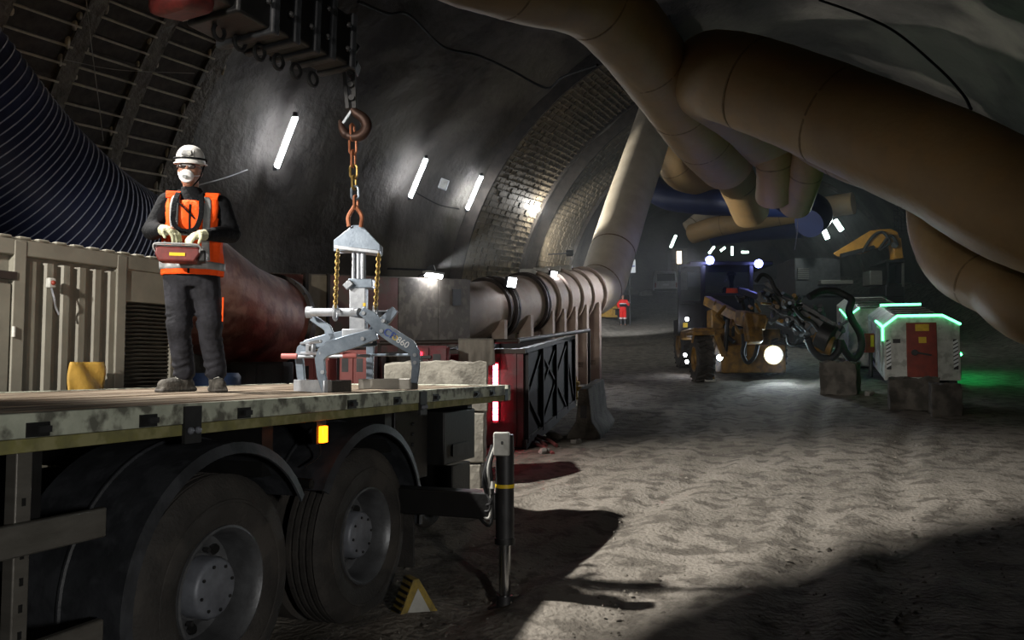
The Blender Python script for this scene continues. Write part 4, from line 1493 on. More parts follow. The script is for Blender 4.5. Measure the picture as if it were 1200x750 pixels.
def vest_sheet(name, u0, u1, z0, z1, m, grow, th=0.006, nu=24, nv=16, clip=None, parent=None):
    mb = MB()
    for i in range(nu + 1):
        for j in range(nv + 1):
            mb.v.append(vest_xy(R(u0 + (u1 - u0) * i / nu), z0 + (z1 - z0) * j / nv, grow))
    for i in range(nu):
        for j in range(nv):
            q = i * (nv + 1) + j
            c = (mb.v[q] + mb.v[q + nv + 2]) / 2
            if clip and clip(c):
                continue
            mb.f.append((q, q + 1, q + nv + 2, q + nv + 1))
    o = mb.build(name, m, parent or person, smooth=80)
    s = o.modifiers.new('s', 'SOLIDIFY')
    s.thickness = th
    s.offset = 1
    return o


def vclip(c):
    x = c.x - TCX
    if c.z > 1.12 and abs(x) > 0.175 + 0.10 * max(0, c.z - 1.33):          # arm holes
        return True
    if c.y < 0 and c.z > 1.375 and abs(x) < 0.085:                          # neck opening
        return True
    return False


vest = vest_sheet('vest', -270, 90, 0.845, 1.425, 'hi_vis', 0.008, nu=90, nv=40, clip=vclip)
vest_sheet('reflective_band', -268, 88, 0.885, 0.94, 'reflective', 0.016, nu=60, nv=3, parent=vest)
vest_sheet('reflective_band', -118, -68, 1.12, 1.165, 'reflective', 0.016, nu=20, nv=3, parent=vest)
vest_sheet('reflective_band', -128, -113, 0.945, 1.415, 'reflective', 0.016, nu=6, nv=20, clip=vclip, parent=vest)
vest_sheet('reflective_band', -69, -54, 0.945, 1.415, 'reflective', 0.016, nu=6, nv=20, clip=vclip, parent=vest)
for s_ in (-1, 1):                                                          # shoulder straps of the vest
    pts = [vest_xy(R(-90 + s_ * 36), 1.40, 0.012), V((TCX + s_ * 0.135, -0.05, 1.452)), V((TCX + s_ * 0.135, 0.03, 1.455)), vest_xy(R(90 - s_ * 36), 1.40, 0.012)]
    MB().path(cr(pts, 5), 0.10, 0.012).build('shoulder_strap', 'hi_vis', vest, bevel=0.003)
MB().path([vest_xy(R(-92), z, 0.016) for z in (0.85, 0.95, 1.05, 1.15, 1.25, 1.35)], 0.014, 0.01, (0, -1, 0)).build('zip', 'jacket_black', vest)
# --- sling strap of the remote control: loop round the neck and down the chest
loop = [V((-0.155, 0.0, 1.475)), V((-0.165, -0.12, 1.40)), V((-0.175, -0.175, 1.28)), V((-0.165, -0.19, 1.19)), V((-0.11, -0.20, 1.145)), V((-0.03, -0.195, 1.16)), V((0.005, -0.18, 1.24)), V((0.01, -0.155, 1.33)), V((0.0, -0.09, 1.42)), V((-0.01, 0.0, 1.475))]
mb = MB()
mb.path(cr(loop, 6), 0.035, 0.012, (0, -1, 0))
mb.build('sling_strap', 'jacket_black', person, bevel=0.003)
for a_, b_ in ((V((-0.15, -0.155, 1.36)), V((-0.03, -0.165, 1.24))),):
    MB().path([a_, a_.lerp(b_, .5) + V((0, -0.012, 0)), b_], 0.010, 0.008, (0, -1, 0)).build('sling_strap', 'jacket_black', person)
# --- gloves with fingers
def glove(name, wrist, hand, fdir, thumb):
    fdir = V(fdir).normalized()
    upv = V((0, -0.25, 1)).normalized()
    lat = fdir.cross(upv).normalized()
    upv = lat.cross(fdir)
    mb = MB()
    mb.limb([(wrist, 0.040), (wrist.lerp(hand, .6), 0.038)])
    rotm = Matrix((fdir, lat, upv)).transposed()
    mb.ell(hand, (0.050, 0.046, 0.024), 14, 10, rotm)
    for k, ln in enumerate((0.066, 0.078, 0.074, 0.058)):
        b_ = hand + fdir * 0.034 + lat * (-0.033 + 0.022 * k)
        m_ = b_ + fdir * ln * 0.42 - upv * 0.010
        e_ = m_ + fdir * ln * 0.30 - upv * 0.026
        f_ = e_ + fdir * ln * 0.10 - upv * 0.030
        mb.limb([(b_, 0.0125), (m_, 0.0118), (e_, 0.0108), (f_, 0.0095)], 10)
    t0 = hand - fdir * 0.018 + lat * 0.040 * thumb
    t1 = t0 + lat * 0.026 * thumb + fdir * 0.024 - upv * 0.012
    t2 = t1 + fdir * 0.032 - upv * 0.018 + lat * 0.006 * thumb
    mb.limb([(t0, 0.016), (t1, 0.013), (t2, 0.011)], 10)
    remesh(mb, name, 'glove', person, 0.0055, 2)


glove('glove', wl_, hl_ + V((-0.01, 0, 0)), (0.75, -0.45, -0.45), 1)
glove('glove', wr_, hr_ + V((0.0, 0, 0)), (-0.70, -0.45, -0.55), -1)
# --- boots
for a_, toe in ((anl, V((-0.16, -0.14, 0))), (anr, V((0.05, -0.20, 0)))):
    td = toe.normalized()
    mb = MB()
    mb.limb([(a_ + V((0, 0, 0.06)), 0.058), (a_, 0.056), (a_ - V((0, 0, 0.045)) + td * 0.0, 0.052)])
    mb.limb([(V((a_.x, a_.y, 0.05)) - td * 0.03, 0.048), (V((a_.x, a_.y, 0.055)) + td * 0.09, 0.050), (V((a_.x, a_.y, 0.048)) + td * 0.165, 0.046)])
    ang = math.atan2(td.y, td.x)
    mb.box(V((a_.x, a_.y, 0.016)) + td * 0.065, (0.28, 0.098, 0.030), Matrix.Rotation(ang, 3, 'Z'))
    bt = remesh(mb, 'boot', 'boot', person, 0.007, 3)
    MB().box(V((a_.x, a_.y, 0.013)) + td * 0.068, (0.285, 0.10, 0.026), Matrix.Rotation(ang, 3, 'Z')).build('sole', 'rubber', bt, bevel=0.012)
    for k in range(4):
        c = V((a_.x, a_.y, 0.105 - 0.012 * k)) + td * (0.05 + 0.022 * k)
        sdv = V((-td.y, td.x, 0))
        MB().tube([c - sdv * 0.03, c + V((0, 0, 0.012)), c + sdv * 0.03], 0.004, 5).build('lace', 'dusty_white', bt)
# --- helmet
HH = HC + V((0.002, 0.01, 0.055))
rotm = Matrix.Rotation(R(8), 3, 'X')
mb = MB()
prof = []
for i in range(9):
    t = math.pi / 2 * i / 8
    prof.append((0.138 * math.sin(t) ** 0.85, max(0.002, 0.104 * math.cos(t) ** 0.8)))
mb.lathe(prof, (0, 0, 0), 'z', 32)
mb.v = [HH + rotm @ V((p.x * 1.0, p.y * 1.2, p.z)) for p in mb.v]
hm = mb.build('helmet', 'helmet_white', person)
sol = hm.modifiers.new('s', 'SOLIDIFY')
sol.thickness = 0.004
mb = MB()
mb.prism([(0.118 * math.cos(R(q)) * (1.0), -0.132 * 1.0 * math.sin(R(q)) - 0.035 * max(0, math.sin(R(q))) ** 2) for q in range(-20, 201, 10)], (0, 0, -0.004), (1, 0, 0), (0, 1, 0), (0, 0, 0.007))
mb.v = [HH + rotm @ p for p in mb.v]
mb.build('helmet_brim', 'helmet_white', hm)
for q in (-0.03, 0.0, 0.03):
    MB().tube([HH + rotm @ V((q, -1.2 * 0.109 * math.cos(t), 0.126 * math.sin(t))) for t in [R(20 + 14 * i) for i in range(11)]], 0.006, 6).build('helmet_ridge', 'helmet_white', hm)
lm = MB().box(HH + V((-0.012, -0.132, 0.05)), (0.075, 0.03, 0.042), Matrix.Rotation(R(-25), 3, 'X')).build('head_lamp', 'remote_grey', hm, bevel=0.008)
MB().cyl(HH + V((0.005, -0.142, 0.048)), HH + V((0.005, -0.152, 0.045)), 0.015, 14).build('lamp_lens', 'dusty_white', lm)
MB().tube([HH + rotm @ V((0.112 * math.cos(t), 0.134 * math.sin(t), 0.035)) for t in [2 * math.pi * i / 30 for i in range(30)]], 0.008, 6, closed=True).build('lamp_strap', 'jacket_black', hm)
MB().tube(cr([HH + V((0.10, -0.02, 0.0)), HC + V((0.075, -0.04, -0.05)), HC + V((0.03, -0.05, -0.118))], 6), 0.005, 6).build('chin_strap', 'jacket_black', hm)
# --- goggles, mask
gg = MB()
for s_ in (-1, 1):
    gg.ell(HC + V((-0.010 + 0.032 * s_, -0.092, 0.016)), (0.028, 0.010, 0.019), 14, 8)
go = gg.build('goggles', 'lens', person)
MB().tube(cr([HC + V((-0.085, -0.02, 0.02)), HC + V((-0.07, -0.082, 0.022)), HC + V((-0.010, -0.104, 0.022)), HC + V((0.052, -0.082, 0.022)), HC + V((0.082, -0.02, 0.02))], 5), 0.004, 6).build('goggle_frame', 'remote_grey', go)
mk = MB().ell(HC + V((-0.012, -0.086, -0.058)), (0.050, 0.044, 0.047), 20, 14)
mk.tube([HC + V((-0.012 + 0.045 * math.cos(t), -0.088 - 0.02 * abs(math.sin(t)), -0.058 + 0.042 * math.sin(t))) for t in [2 * math.pi * i / 20 for i in range(20)]], 0.008, 6, closed=True)
mk = remesh(mk, 'dust_mask', 'mask_white', person, 0.005, 3)
MB().cyl(HC + V((-0.02, -0.134, -0.07)), HC + V((-0.021, -0.142, -0.072)), 0.014, 12).build('mask_valve', 'reflective', mk)
for s_ in (-1, 1):
    MB().tube(cr([HC + V((-0.012 + 0.05 * s_, -0.08, -0.05)), HC + V((0.075 * s_, -0.02, -0.03)), HC + V((0.082 * s_, 0.03, 0.02))], 5), 0.0035, 5).build('mask_strap', 'mask_white', mk)
# --- remote control box in the hands
RC = PW + Matrix.Rotation(R(15), 3, 'Z') @ V((-0.10, -0.36, 0.965))
rem = thing('remote_control', 'dark red crane remote control box held by the worker', 'remote', RC, R(15))
mb = MB().prism([(-0.15, 0.035), (-0.155, -0.01), (-0.13, -0.065), (0.10, -0.065), (0.135, -0.01), (0.13, 0.035)], (0, -0.07, 0), (1, 0, 0), (0, 0, 1), (0, 0.15, 0))
mb.build('case', 'remote_red', rem, bevel=0.012)
MB().bx(-0.15, 0.13, -0.07, 0.08, 0.036, 0.048).build('top_plate', 'remote_grey', rem, bevel=0.004)
for x in (-0.10, 0.0, 0.07):
    MB().cyl((x, 0, 0.045), (x, -0.005, 0.08), 0.008, 8).build('joystick', 'black_paint', rem)
MB().tube(cr([(-0.15, -0.06, 0.0), (-0.16, -0.08, 0.03), (-0.14, -0.09, 0.05), (-0.02, -0.095, 0.052), (0.11, -0.09, 0.05), (0.14, -0.08, 0.03), (0.13, -0.06, 0.0)], 6), 0.007, 8).build('guard_bar', 'remote_grey', rem)
MB().bx(-0.06, 0.04, -0.075, -0.071, -0.028, -0.006).build('warning_label', 'yellow_print', rem)
MB().bx(0.12, 0.17, -0.05, 0.06, -0.06, 0.02).build('side_pod', 'black_paint', rem, bevel=0.01)

#BACKGROUND
# ================================================================ THINGS BEHIND THE TRUCK
def rough_block(name, label, c, size, rotz, m='concrete', jag=0.02, group=None, top_jag=0.0, cat='concrete block'):
    nx, ny, nzv = 14, 8, 8
    import itertools
    mb = MB()
    idx = {}
    sx, sy, sz = size

    def vid(i, j, k):
        key = (i, j, k)
        if key not in idx:
            p = V(((i / nx - .5) * sx, (j / ny - .5) * sy, k / nzv * sz))
            q = p + V(c)
            nn = V((nz(q, 5, 1), nz(q, 5, 4), nz(q, 5, 7)))
            p += nn * jag
            if top_jag and k == nzv:
                p.z += top_jag * (nz(q, 3.3, 2) + 0.6 * nz(q, 9, 3))
            # round the corners a bit
            for ax_, s2 in ((0, sx), (1, sy)):
                pass
            idx[key] = len(mb.v)
            mb.v.append(p)
        return idx[key]
    for i in range(nx):
        for j in range(ny):
            mb.f.append((vid(i, j, nzv), vid(i + 1, j, nzv), vid(i + 1, j + 1, nzv), vid(i, j + 1, nzv)))
            mb.f.append((vid(i, j, 0), vid(i, j + 1, 0), vid(i + 1, j + 1, 0), vid(i + 1, j, 0)))
    for i in range(nx):
        for k in range(nzv):
            mb.f.append((vid(i, 0, k), vid(i + 1, 0, k), vid(i + 1, 0, k + 1), vid(i, 0, k + 1)))
            mb.f.append((vid(i, ny, k), vid(i, ny, k + 1), vid(i + 1, ny, k + 1), vid(i + 1, ny, k)))
    for j in range(ny):
        for k in range(nzv):
            mb.f.append((vid(0, j, k), vid(0, j, k + 1), vid(0, j + 1, k + 1), vid(0, j + 1, k)))
            mb.f.append((vid(nx, j, k), vid(nx, j + 1, k), vid(nx, j + 1, k + 1), vid(nx, j, k + 1)))
    o = mb.build(name, m, origin=(0, 0, 0), smooth=50, bevel=0.012)
    o.location = c
    o.rotation_euler = (0, 0, rotz)
    return tag(o, label, cat, group)


# stack of concrete blocks behind the truck tail
bc = Wp(508, 430, 9.75)
gb_ = gz(bc.x, bc.y) - 0.03
zt = 1.695
hts = [0.60, 0.60, zt - 1.24 - gb_]
z0 = gb_
for k, (h, lab) in enumerate(((zt - 1.23 - gb_, 'lowest rough concrete block of the stack behind the truck tail'), (0.61, 'middle rough concrete block of the stack behind the truck tail'),
                              (0.60, 'topmost rough concrete block of the stack behind the truck tail'))):
    rough_block('concrete_block', lab, (bc.x + 0.02 * k - 0.02, bc.y + 0.3, z0), (1.22, 0.6, h - 0.02), R(-4 + 3 * k), 'concrete', 0.018, 'stacked concrete blocks', 0.05 if k == 2 else 0.0)
    z0 += h

# low open skip with red LED strip on its end wall
S0, S1 = V((0.167, 12.3)), V((1.305, 17.4))
sdir = (S1 - S0).normalized()
slat = V((-sdir.y, sdir.x))
zs0 = gz(S0.x, S0.y)
srot = -math.atan2(sdir.x, sdir.y)
skip = thing('site_skip', 'dark red steel skip with braced side and red light strip', 'skip', (S0.x, S0.y, zs0 - 0.02), srot)
SLen = (S1 - S0).length
slope = (gz(S1.x, S1.y) - zs0) / SLen
SW, SHt = 1.65, 1.45


def sk(x0, x1, y0, y1, z0_, z1_, name, m, parent=None, bevel=0.0):
    mb = MB().bx(x0, x1, y0, y1, z0_, z1_)
    for v_ in mb.v:
        v_.z += v_.y * slope
    return mb.build(name, m, parent or skip, bevel=bevel)


sk(-SW, 0, 0.0, 0.06, 0.05, SHt, 'end_wall', 'skip_red')
sk(-SW, 0, SLen - 0.06, SLen, 0.05, SHt, 'end_wall', 'skip_dark')
sk(-0.06, 0, 0.06, SLen - 0.06, 0.05, SHt, 'side_wall', 'skip_dark')
sk(-SW, -SW + 0.06, 0.06, SLen - 0.06, 0.05, SHt, 'side_wall', 'skip_dark')
sk(-SW, 0, 0, SLen, 0.0, 0.08, 'floor_plate', 'skip_dark')
sk(-0.09, 0.04, -0.02, SLen, SHt, SHt + 0.07, 'rim', 'flange')
sk(-SW - 0.03, 0.04, -0.05, 0.08, SHt, SHt + 0.07, 'rim', 'flange')
sk(-0.02, 0.05, 0, SLen, 0.0, 0.16, 'sill', 'skip_dark')
for u in (0.02, 0.26, 0.52, 0.78, 0.97):
    sk(0, 0.06, u * SLen, u * SLen + 0.08, 0.1, SHt, 'side_post', 'skip_dark')
for u0, u1, z0_, z1_ in ((0.05, 0.26, 0.78, 1.38), (0.05, 0.27, 0.78, 0.16), (0.27, 0.52, 1.38, 0.80), (0.27, 0.52, 0.16, 0.75), (0.53, 0.78, 0.8, 1.38), (0.53, 0.78, 0.8, 0.16), (0.28, 0.52, 0.78, 1.36), (0.79, 0.97, 1.36, 0.2)):
    MB().bar((0.015, u0 * SLen, z0_ + u0 * SLen * slope), (0.015, u1 * SLen, z1_ + u1 * SLen * slope), 0.03, 0.05).build('brace', 'skip_dark', skip)
for x in (-1.5, -1.2, -0.9, -0.62, -0.12):
    sk(x - 0.02, x + 0.02, -0.03, 0.0, 0.08, SHt, 'end_rib', 'skip_red')
for k in range(9):
    x = -0.42
    z = 1.25 - k * 0.095
    if k == 5:
        continue
    MB().bx(x - 0.035, x + 0.035, -0.04, -0.02, z - 0.045, z + 0.04).build('led_segment', 'red_led', skip)
MB().bx(-0.47, -0.37, -0.022, -0.005, 0.4, 1.32).build('led_backing', 'skip_red', skip)
# scaffold pipe above the skip with a grey cloth hung over it
pp0, pp1 = Wp(445, 401, 11.7), Wp(695, 386, 18.6)
pp = [Wp(445, 402, 11.9), Wp(520, 401, 12.0), Wp(606, 399.5, 12.15), Wp(690, 387, 17.8)]
o = MB().tube([pp[0], pp[1], pp[2]], 0.035, 10)
sp = thing('handrail_pipe', 'long rusty pipe rail running along above the skip', 'pipe', pp[0])
o.build('pipe', 'flange', sp, world=True)
MB().tube([pp[2], pp[3]], 0.04, 10).build('pipe', 'flange', sp, world=True)
for q in (pp[0], pp[3]):
    MB().tube([V((q.x, q.y, gz(q.x, q.y))), q], 0.03, 8).build('pipe_post', 'flange', sp, world=True)
c0 = Wp(537, 400, 12.02)
mb = MB()
NX, NZ = 18, 16
for i in range(NX + 1):
    for j in range(NZ + 1):
        u, v_ = i / NX, j / NZ
        w_ = 0.04 * math.sin(u * 17 + v_ * 3) * v_
        if j < 3:
            yy, zz = 0.06 - 0.055 * j, 0.045 - 0.02 * abs(j - 1)
        else:
            yy, zz = -0.05 - w_, 0.0 - 0.47 * (v_ - 0.15) * (1 + 0.12 * math.sin(5 * u))
        mb.v.append(c0 + V((u * 0.52 + 0.02 * v_, yy, zz)))
for i in range(NX):
    for j in range(NZ):
        q = i * (NZ + 1) + j
        mb.f.append((q, q + 1, q + NZ + 2, q + NZ + 1))
o = mb.build('dust_cloth', 'grey_cloth', smooth=180)
sol = o.modifiers.new('sol', 'SOLIDIFY')
sol.thickness = 0.012
tag(o, 'dusty grey cloth hung over the pipe rail', 'cloth')

# pink cabinets seen behind the block grab
def cabinet(px0, px1, py0, Y, m, label, win):
    a_, b_ = Wp(px0, py0, Y), Wp(px1, py0, Y)
    zg = gz(a_.x, a_.y) - 0.03
    w_ = b_.x - a_.x
    root = thing('site_cabinet', label, 'cabinet', (a_.x, a_.y, zg), 0, 'cabinets behind the truck')
    h = a_.z - zg
    MB().bx(0, w_, 0, 0.5, 0, h).build('body', m, root, bevel=0.01)
    for k in range(2):
        d_ = MB().bx(0.02 + k * w_ / 2, w_ / 2 - 0.01 + k * w_ / 2, -0.03, 0, 0.1, h - 0.03).build('door', m, root, bevel=0.006)
        MB().bx(w_ * (0.1 + 0.5 * k), w_ * (0.32 + 0.5 * k), -0.036, -0.03, h * 0.82, h * 0.93).build('vent', 'dark_metal', d_)
        if win and k:
            MB().bx(w_ * 0.62, w_ * 0.8, -0.036, -0.03, h * 0.68, h * 0.76).build('label_plate', 'white_paint', d_)
        MB().cyl((w_ * (0.42 + 0.14 * k), -0.06, h * .62), (w_ * (0.42 + 0.14 * k), -0.06, h * .72), 0.012, 8).build('handle', 'dark_metal', d_)


cabinet(352, 386, 419, 10.8, 'pink_paint', 'pink cabinet with vents seen through the left jaw of the grab', True)
cabinet(398, 432, 410, 11.0, 'pink_paint', 'pink cabinet seen through the middle of the grab', False)
cabinet(270, 332, 424, 10.6, 'dark_cabinet', 'dark grey cabinet below the rusty duct', False)
cabinet(483, 524, 405, 11.3, 'skip_red', 'dark red cabinet with small red lamp behind the concrete blocks', False)
p = Wp(493, 414.5, 11.25)
lr = thing('warning_lamp', 'small red warning lamp on a dark bracket above the concrete blocks', 'light', p)
MB().box((0, 0, 0), (0.055, 0.03, 0.05)).build('lens', 'red_lamp', lr, bevel=0.01)
MB().box((0.05, 0.0, -0.045), (0.18, 0.035, 0.04)).build('bracket', 'black_paint', lr)
# blue drum behind the worker's boots
p = Wp(252, 437, 9.6)
zg = gz(p.x, p.y)
dr = thing('drum', 'blue plastic drum partly hidden behind the worker', 'drum', (p.x, p.y, zg))
MB().lathe([(0, 0), (0, .27), (0.05, .29), (0.3, .29), (0.32, .3), (0.34, .29), (1.2, .29), (1.22, .3), (1.24, .29), (p.z - zg - .04, .29), (p.z - zg, .26), (p.z - zg, 0)], (0, 0, 0), 'z', 24).build('shell', 'blue_barrel', dr)
MB().cyl((0.1, -.1, p.z - zg), (0.1, -.1, p.z - zg + 0.03), 0.04, 12).build('cap', 'dusty_white', dr)

# jersey barrier
b_ = ground(684, 514)
bar_ = thing('jersey_barrier', 'concrete jersey barrier standing beside the dark skip', 'barrier', b_ - V((0, 0, 0.03)), R(-14))
prof = [(-0.27, 0), (-0.27, 0.08), (-0.13, 0.30), (-0.075, 0.82), (0.075, 0.82), (0.13, 0.30), (0.27, 0.08), (0.27, 0)]
mb = MB().prism(prof, (0, 0, 0), (1, 0, 0), (0, 0, 1), (0, 1.9, 0))
for v_ in mb.v:
    v_.z += v_.y * 0.07
mb.build('body', 'dark_concrete', bar_, bevel=0.015)
MB().bx(-0.05, 0.05, -0.012, 0.02, 0.35, 0.55).build('joint_slot', 'dark_metal', bar_)
# small yellow hydrant-like coupling behind the barrier
b_ = ground(673, 468)
hy = thing('pipe_coupling', 'small yellowish pipe coupling between skip and barrier', 'coupling', b_)
MB().lathe([(0, 0.14), (0.04, 0.14), (0.05, 0.08), (0.3, 0.08), (0.32, 0.13), (0.4, 0.13), (0.42, 0.07), (0.52, 0.06), (0.54, 0)], (0, 0, 0), 'z', 20).build('body', 'yellow_tarp', hy)
MB().cyl((-0.16, -0.02, 0.24), (0.16, -0.02, 0.24), 0.05, 14).build('side_port', 'yellow_tarp', hy)
# red hoses and stones on the ground by the skip
for k, pts in enumerate(([(560, 520), (600, 516), (630, 524), (648, 534)], [(575, 526), (606, 522), (628, 518), (640, 527)], [(590, 516), (618, 513), (640, 520), (652, 528)])):
    P_ = [ground(*q) + V((0, 0, 0.03 + 0.02 * k)) for q in pts]
    tag(MB().tube(cr(P_, 8), 0.028, 8).build('hose', 'hose_red'), ['red hose lying lowest on the dirt by the skip end', 'red hose in the middle of the tangle by the skip end', 'red hose nearest the skip wall'][k], 'hose', 'red hoses on the dirt')


def stone(px, py, r, label, m='rubble', group='stones on the roadway'):
    p = ground(px, py)
    mb = MB().ell((0, 0, r * 0.35), (r, r * 0.8, r * 0.6), 10, 7)
    for v_ in mb.v:
        v_ += V((nz(v_ + p, 4 / r * .3, 1), nz(v_ + p, 4 / r * .3, 5), nz(v_ + p, 4 / r * .3, 9))) * r * 0.45
    o = mb.build('stone', m, origin=(0, 0, 0), smooth=30)
    o.location = p
    tag(o, label, 'stone', group)


stone(648, 516, 0.13, 'pale stone left of the jersey barrier foot')
stone(676, 521, 0.09, 'flat stone in front of the jersey barrier')
stone(638, 533, 0.10, 'stone beside the red hoses')
stone(655, 527, 0.05, 'small stone below the pale stone by the barrier')
stone(1018, 463, 0.10, 'small stone beside the right concrete kerb block')
# wheel chock
c_ = ground(487, 722)
ck = thing('wheel_chock', 'yellow wheel chock against the rear tyre', 'wheel chock', c_ + V((0, 0, -0.03)), TROT - R(38))
mb = MB().prism([(-0.13, 0), (0.16, 0), (0.16, 0.03), (0.02, 0.26), (-0.02, 0.26)], (-0.14, 0, 0), (0, 1, 0), (0, 0, 1), (0.15, 0, 0))
mb.build('body', 'chock_yellow', ck, bevel=0.006)
for k in range(7):
    f = k / 6
    MB().bx(-0.135, 0.005, -0.135 + 0.105 * f, -0.12 + 0.105 * f, 0.015 + 0.225 * f, 0.03 + 0.225 * f).build('tread', 'black_paint', ck)
MB().prism([(-0.08, 0.02), (0.11, 0.02), (0.01, 0.2)], (0.011, 0, 0), (0, 1, 0), (0, 0, 1), (0.004, 0, 0)).build('worn_face', 'dusty_white', ck)

# loose gravel and clods on the roadway
gm = MB()
rnd = random.Random(3)
for i in range(1600):
    Y = 3.5 + 18 * rnd.random() ** 1.6
    px = rnd.uniform(430, 1250)
    X = (px - 600) / FPX * Y
    a_, l_ = axial(X, Y)
    if l_ > 3.5 or (X < 0.1 * Y - 0.3 and 8 < Y):
        continue
    r_ = 0.008 + 0.022 * rnd.random() ** 3
    c = V((X, Y, gz(X, Y) + 0.004))
    pts = [c + V((r_ * rnd.uniform(.7, 1.4) * math.cos(q), r_ * rnd.uniform(.7, 1.4) * math.sin(q), -0.01)) for q in (0, 1.25, 2.5, 3.75, 5.0)] + [c + V((rnd.uniform(-.4, .4) * r_, 0, r_ * rnd.uniform(.25, .6)))]
    gm.add(pts, [(0, 1, 5), (1, 2, 5), (2, 3, 5), (3, 4, 5), (4, 0, 5)])
tag(gm.build('gravel', 'dirt', smooth=60), 'loose gravel and dirt clods scattered over the roadway', 'gravel', None, 'stuff')

#RIG
# ================================================================ DRILL RIG
RG = ground(862, 446)
RY = RG.y
rig = thing('drill_rig', 'yellow tunnel drilling rig with cab and front arm facing the camera', 'vehicle', RG)


def rw(px, py, dy=0.0):
    return Wp(px, py, RY + dy)


def rb(name, m, px0, px1, py0, py1, y0, y1, bevel=0.02, parent=None):
    a_, b_ = rw(px0, py1, y0), rw(px1, py0, y0)
    mb = MB().bx(a_.x, b_.x, RY + y0, RY + y1, a_.z, b_.z)
    return mb.build(name, m, parent or rig, world=True, bevel=bevel)


def rig_wheel(px, dy, r, wd):
    c = rw(px, 400, dy)
    g = gz(c.x, RY + dy)
    c = V((c.x, RY + dy, g + r - 0.03))
    wr = bpy.data.objects.new('wheel', None)
    col.objects.link(wr)
    wr.parent = rig
    wr.location = c - RG
    MB().lathe([(-wd / 2, r * .55), (-wd / 2, r * .9), (-wd / 2 + .05, r * .97), (wd / 2 - .05, r * .97), (wd / 2, r * .9), (wd / 2, r * .55)], (0, 0, 0), 'x', 40).build('tyre', 'rubber', wr)
    for k in range(22):
        q = 2 * math.pi * k / 22
        for s in (-1, 1):
            q2 = q + (0.14 if s > 0 else 0)
            MB().bar((0.0, r * math.cos(q2 - .1), r * math.sin(q2 - .1)), (s * wd * .48, r * math.cos(q2 + .06), r * math.sin(q2 + .06)), 0.07, 0.05, (0, math.cos(q2), math.sin(q2))).build('tread_lug', 'rubber', wr)
    for s in (-1, 1):
        MB().lathe([(s * wd / 2, r * .58), (s * wd / 2 * .98, r * .5), (s * wd / 2 * .7, r * .44), (s * wd / 2 * .7, r * .2), (s * wd / 2 * .9, r * .18), (s * wd / 2 * .9, 0)], (0, 0, 0), 'x', 28).build('rim', 'machine_yellow', wr)


rig_wheel(822, 0.0, 0.62, 0.42)
rig_wheel(803, 4.2, 0.72, 0.45)
rig_wheel(905, 1.2, 0.62, 0.42)
# chassis and front structure
rb('front_frame', 'machine_yellow', 846, 921, 404, 437, 0.0, 0.7, 0.04)
rb('chassis', 'machine_yellow', 838, 915, 385, 425, 0.7, 5.0, 0.04)
rb('front_fender', 'machine_yellow', 812, 838, 388, 393, -0.35, 0.5, 0.02)
MB().path([rw(811, 402, -.3), rw(813, 392, -.3), rw(818, 389, -.3)], 0.06, 0.04).build('fender_lip', 'machine_yellow', rig, world=True)
rb('stabiliser_leg', 'machine_yellow', 828, 837, 412, 446, -0.25, 0.0, 0.02)
rb('stabiliser_foot', 'white_paint', 826, 839, 444.5, 447.5, -0.35, 0.1, 0.01)
MB().bar(rw(838, 388, -.1), rw(848, 418, -.1), 0.16, 0.14, FY).build('strut', 'machine_yellow', rig, world=True, bevel=0.01)
# cab
rb('cab_roof', 'black_paint', 808, 906, 306, 311, 2.2, 4.0, 0.03)
rb('cab_rear', 'black_paint', 822, 884, 350, 392, 3.3, 4.2, 0.03)
for px in (824, 880):
    for dy in (2.3, 3.9):
        MB().bar(rw(px, 380, dy), rw(px, 308, dy), 0.10, 0.10, FY).build('cab_post', 'black_paint', rig, world=True)
MB().bar(rw(826, 345, 2.3), rw(880, 345, 2.3), 0.06, 0.08).build('cab_sill', 'black_paint', rig, world=True)
rb('windscreen', 'glass', 826, 879, 312, 344, 2.32, 2.34, 0)
rb('rear_screen', 'glass', 826, 879, 312, 344, 3.92, 3.94, 0)
rb('cab_front', 'black_paint', 824, 884, 346, 384, 2.3, 2.4, 0.01)
# open side door to the left
dr_ = rb('cab_door', 'glass', 798, 822, 313, 353, 2.2, 2.24, 0)
for (x0, y0, x1, y1) in ((796, 311, 824, 311), (796, 311, 796, 390), (796, 354, 822, 354), (822, 311, 822, 390), (796, 390, 822, 390)):
    MB().bar(rw(x0, y0, 2.2), rw(x1, y1, 2.2), 0.07, 0.07, FY if y0 != y1 else (0, 0, 1)).build('door_frame', 'black_paint', dr_, world=False) if False else MB().bar(rw(x0, y0, 2.2), rw(x1, y1, 2.2), 0.07, 0.07, FY if y0 != y1 else (0, 0, 1)).build('door_frame', 'black_paint', rig, world=True)
rb('door_panel', 'black_paint', 797, 821, 356, 389, 2.18, 2.24, 0.01)
MB().box(rw(803, 381, 2.1), (0.13, 0.02, 0.13)).build('yellow_plate', 'yellow_print', rig, world=True)
rb('side_box', 'black_paint', 798, 822, 372, 392, 2.3, 3.4, 0.03)
rb('engine_cover', 'machine_yellow', 812, 838, 384, 396, 0.5, 2.2, 0.05)
rb('seat_console', 'machine_yellow', 834, 848, 362, 386, 1.6, 2.2, 0.04)
